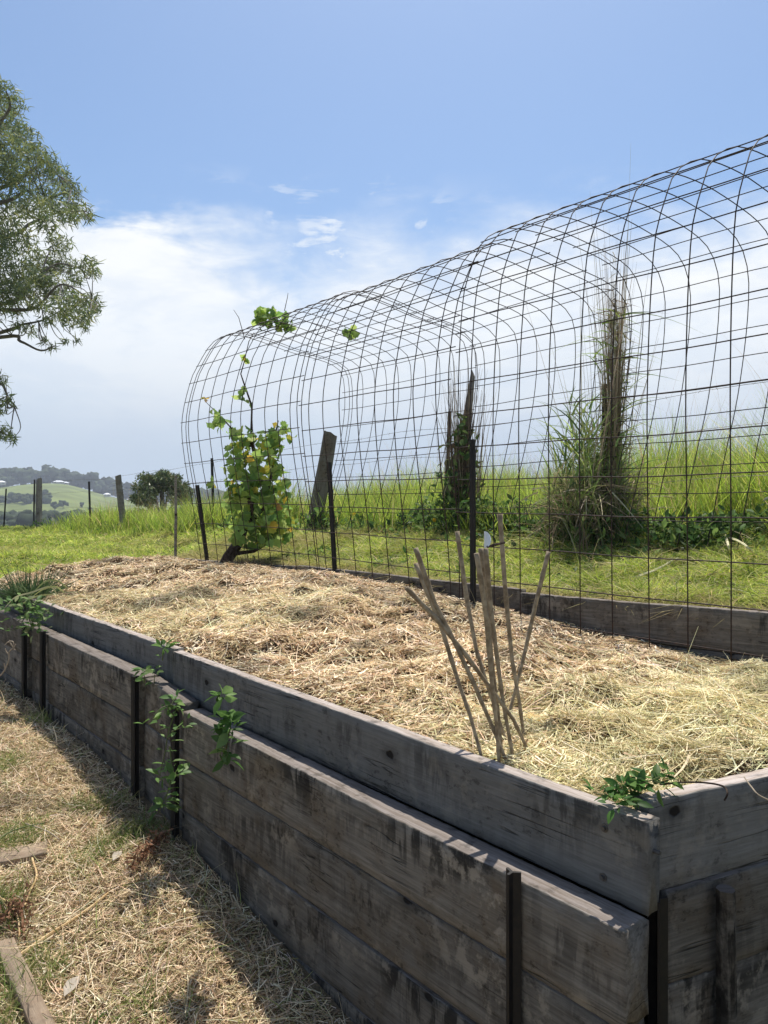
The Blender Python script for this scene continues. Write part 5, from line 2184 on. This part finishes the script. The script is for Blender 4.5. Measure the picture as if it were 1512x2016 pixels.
M_CUT = mat_simple('pale_cut_stem', (.58, .54, .30), .7, 0, .2, col2=(.70, .64, .42), scale=30)
cut_stem([(1258, 1134), (1290, 1122), (1320, 1106), (1336, 1098)], 'pale cut stem lying diagonally on the mown grass behind the mesh')
cut_stem([(1428, 1052), (1434, 1075), (1440, 1100)], 'pale cut stem standing almost upright by the dark weeds at right')
cut_stem([(1430, 1056), (1455, 1066), (1475, 1080), (1490, 1098)], 'pale bent cut stem arching right by the dark weeds')


# ------------------------------------------------------------------ loose timber and litter on the dry lawn
def gz(x, y):
    s, p = xy_sp(x, y)
    return float(ground_h(s, p)) + EYE


def on_ground(u, v, lift=0.0):
    y = 3.0
    for _ in range(30):
        x = (u - CX) / F * y
        z = gz(x, y) - EYE + lift
        y = .5 * y + .5 * (-z) * F / (v - HZ)
    q = W(u, v, y)
    return q


def loose_timber(a, b_, T, H, label, lift):
    pa, pb = on_ground(*a), on_ground(*b_)
    up = Vector((0, 0, 1))
    pa.z += lift
    pb.z += lift
    _seed[0] += 1
    L = (pb - pa).length
    me = board_mesh('timber', L, T, H, _seed[0], .004, max(8, int(L * 22)), .006)
    me.materials.append(M_OFFCUT)
    o = bpy.data.objects.new('timber', me)
    COL.objects.link(o)
    o.matrix_world = frame(pa, pb)
    return tag(o, label, 'timber', 'loose timbers on the dry lawn')


loose_timber((-120, 1716), (92, 1682), .10, .035, 'grey timber offcut lying flat in the dry grass at the left edge', .012)
loose_timber((8, 1872), (112, 2096), .055, .12, 'weathered timber edging on its side in the bottom left corner', -.02)


def stalk(pts, r0, col_mat, label, lift=.02, name='dry_stalk'):
    m = MB()
    P3 = []
    for i, (u, v) in enumerate(pts):
        q = on_ground(u, v)
        q.z += lift
        P3.append(q)
    sp_ = smooth_path(P3, 5)
    m.tube(sp_, list(np.linspace(r0, r0 * .5, len(sp_))), 6, wob=.05)
    return tag(m.build(name, col_mat), label, 'stalk', 'dry stalks on the dry lawn')


M_STALKO = mat_simple('orange_stalk', (.48, .31, .14), .6, 0, .3, col2=(.62, .46, .24), scale=25)
M_RED = mat_simple('red_dry_weed', (.16, .075, .042), .8, 0, .2, col2=(.27, .145, .08), scale=60)
stalk([(40, 1892), (95, 1853), (150, 1818), (190, 1788), (214, 1768)], .006, M_STALKO, 'long orange brown dry stalk lying across the lawn beside the edging timber')
stalk([(58, 1680), (66, 1710), (72, 1735), (60, 1765), (48, 1795)], .005, M_STALKO, 'crooked pinkish dry stalk below the flat timber offcut')
stalk([(50, 1636), (80, 1646), (100, 1655), (117, 1668)], .004, M_DEADSTEM, 'thin bent dry stalk just above the flat timber offcut', .03)
stalk([(-10, 1690), (20, 1668), (60, 1655), (88, 1650)], .004, M_GREENSTEM, 'thin yellow green stem lying over the flat timber offcut', .06)
stalk([(0, 1785), (25, 1800), (36, 1830), (38, 1862)], .004, M_STALKO, 'curved thin stalk arching beside the red dry weed', .03)


def dry_weed(u0, v0, u1, v1, n, label):
    a, b_ = on_ground(u0, v0), on_ground(u1, v1)
    m = MB()
    m.tube([a + Vector((0, 0, .015)), a.lerp(b_, .5) + Vector((0, 0, .04)), b_ + Vector((0, 0, .02))], [.004, .004, .003], 5)
    for k in range(n):
        q = a.lerp(b_, random.uniform(0, 1)) + Vector((random.gauss(0, .02), random.gauss(0, .02), random.uniform(.005, .06)))
        d = Vector((random.gauss(0, 1), random.gauss(0, 1), random.gauss(.3, .7))).normalized() * random.uniform(.008, .028)
        sd_ = d.cross(Vector((random.gauss(0, 1), random.gauss(0, 1), random.gauss(0, 1)))).normalized() * random.uniform(.002, .006)
        m.add([q, q + d * .5 + sd_, q + d, q + d * .5 - sd_], [(0, 1, 2, 3)])
    tag(m.build('dry_weed', M_RED), label, 'dead weed', 'red brown dead weeds on the lawn')


dry_weed(262, 1720, 322, 1655, 420, 'red brown dead weed lying at the edge of the wall shadow')
dry_weed(48, 1860, 38, 1780, 200, 'red brown dead weed upright beside the bottom left timber')
dry_weed(2, 1830, 22, 1805, 160, 'small red brown dead weed at the left edge of the picture')


def dead_leaf(u, v, sz, label, col=(.62, .55, .45)):
    q = on_ground(u, v)
    q.z += .02
    vv, qd, c = leaf_set(np.array([q[:]]), np.array([[.1, -.5, 1.0]]), np.array([[.15, .9, .25]]), np.array([sz]), np.array([col]), 'oval', .35)
    # give the leaf some width
    o = link('dead_leaf', np_mesh('dead_leaf', vv, qd, col=c), M_LEAF)
    tag(o, label, 'leaf', 'dead leaves on the dry lawn')


dead_leaf(126, 1975, .085, 'pale pinkish dead leaf standing on the dry lawn near the bottom edge')
dead_leaf(222, 1705, .07, 'curled pale dead leaf beside the red brown weed')
dead_leaf(318, 1925, .05, 'small tan dead leaf in the dry lawn right of the green tufts', (.55, .40, .28))
for (s_, p_, lab) in ((1.28, -1.02, 'green grass tuft sprouting among dry clippings nearest the bottom edge'), (1.75, -.95, 'green grass tuft in the middle of the dry lawn'), (2.35, -.98, 'green grass tuft just below the flat timber offcut'), (1.35, -.72, 'green grass tuft nearest the wall shadow low in the picture')):
    tuft('grass_tuft', lab, 'grass tuft', s_, p_, float(ground_h(s_, p_)), 90, .07, (.05, .13), (.003, .007), [(.15, .24, .06), (.21, .29, .08), (.11, .18, .045)], .5, droop=.6, group='green tufts on the dry lawn', segs=4)
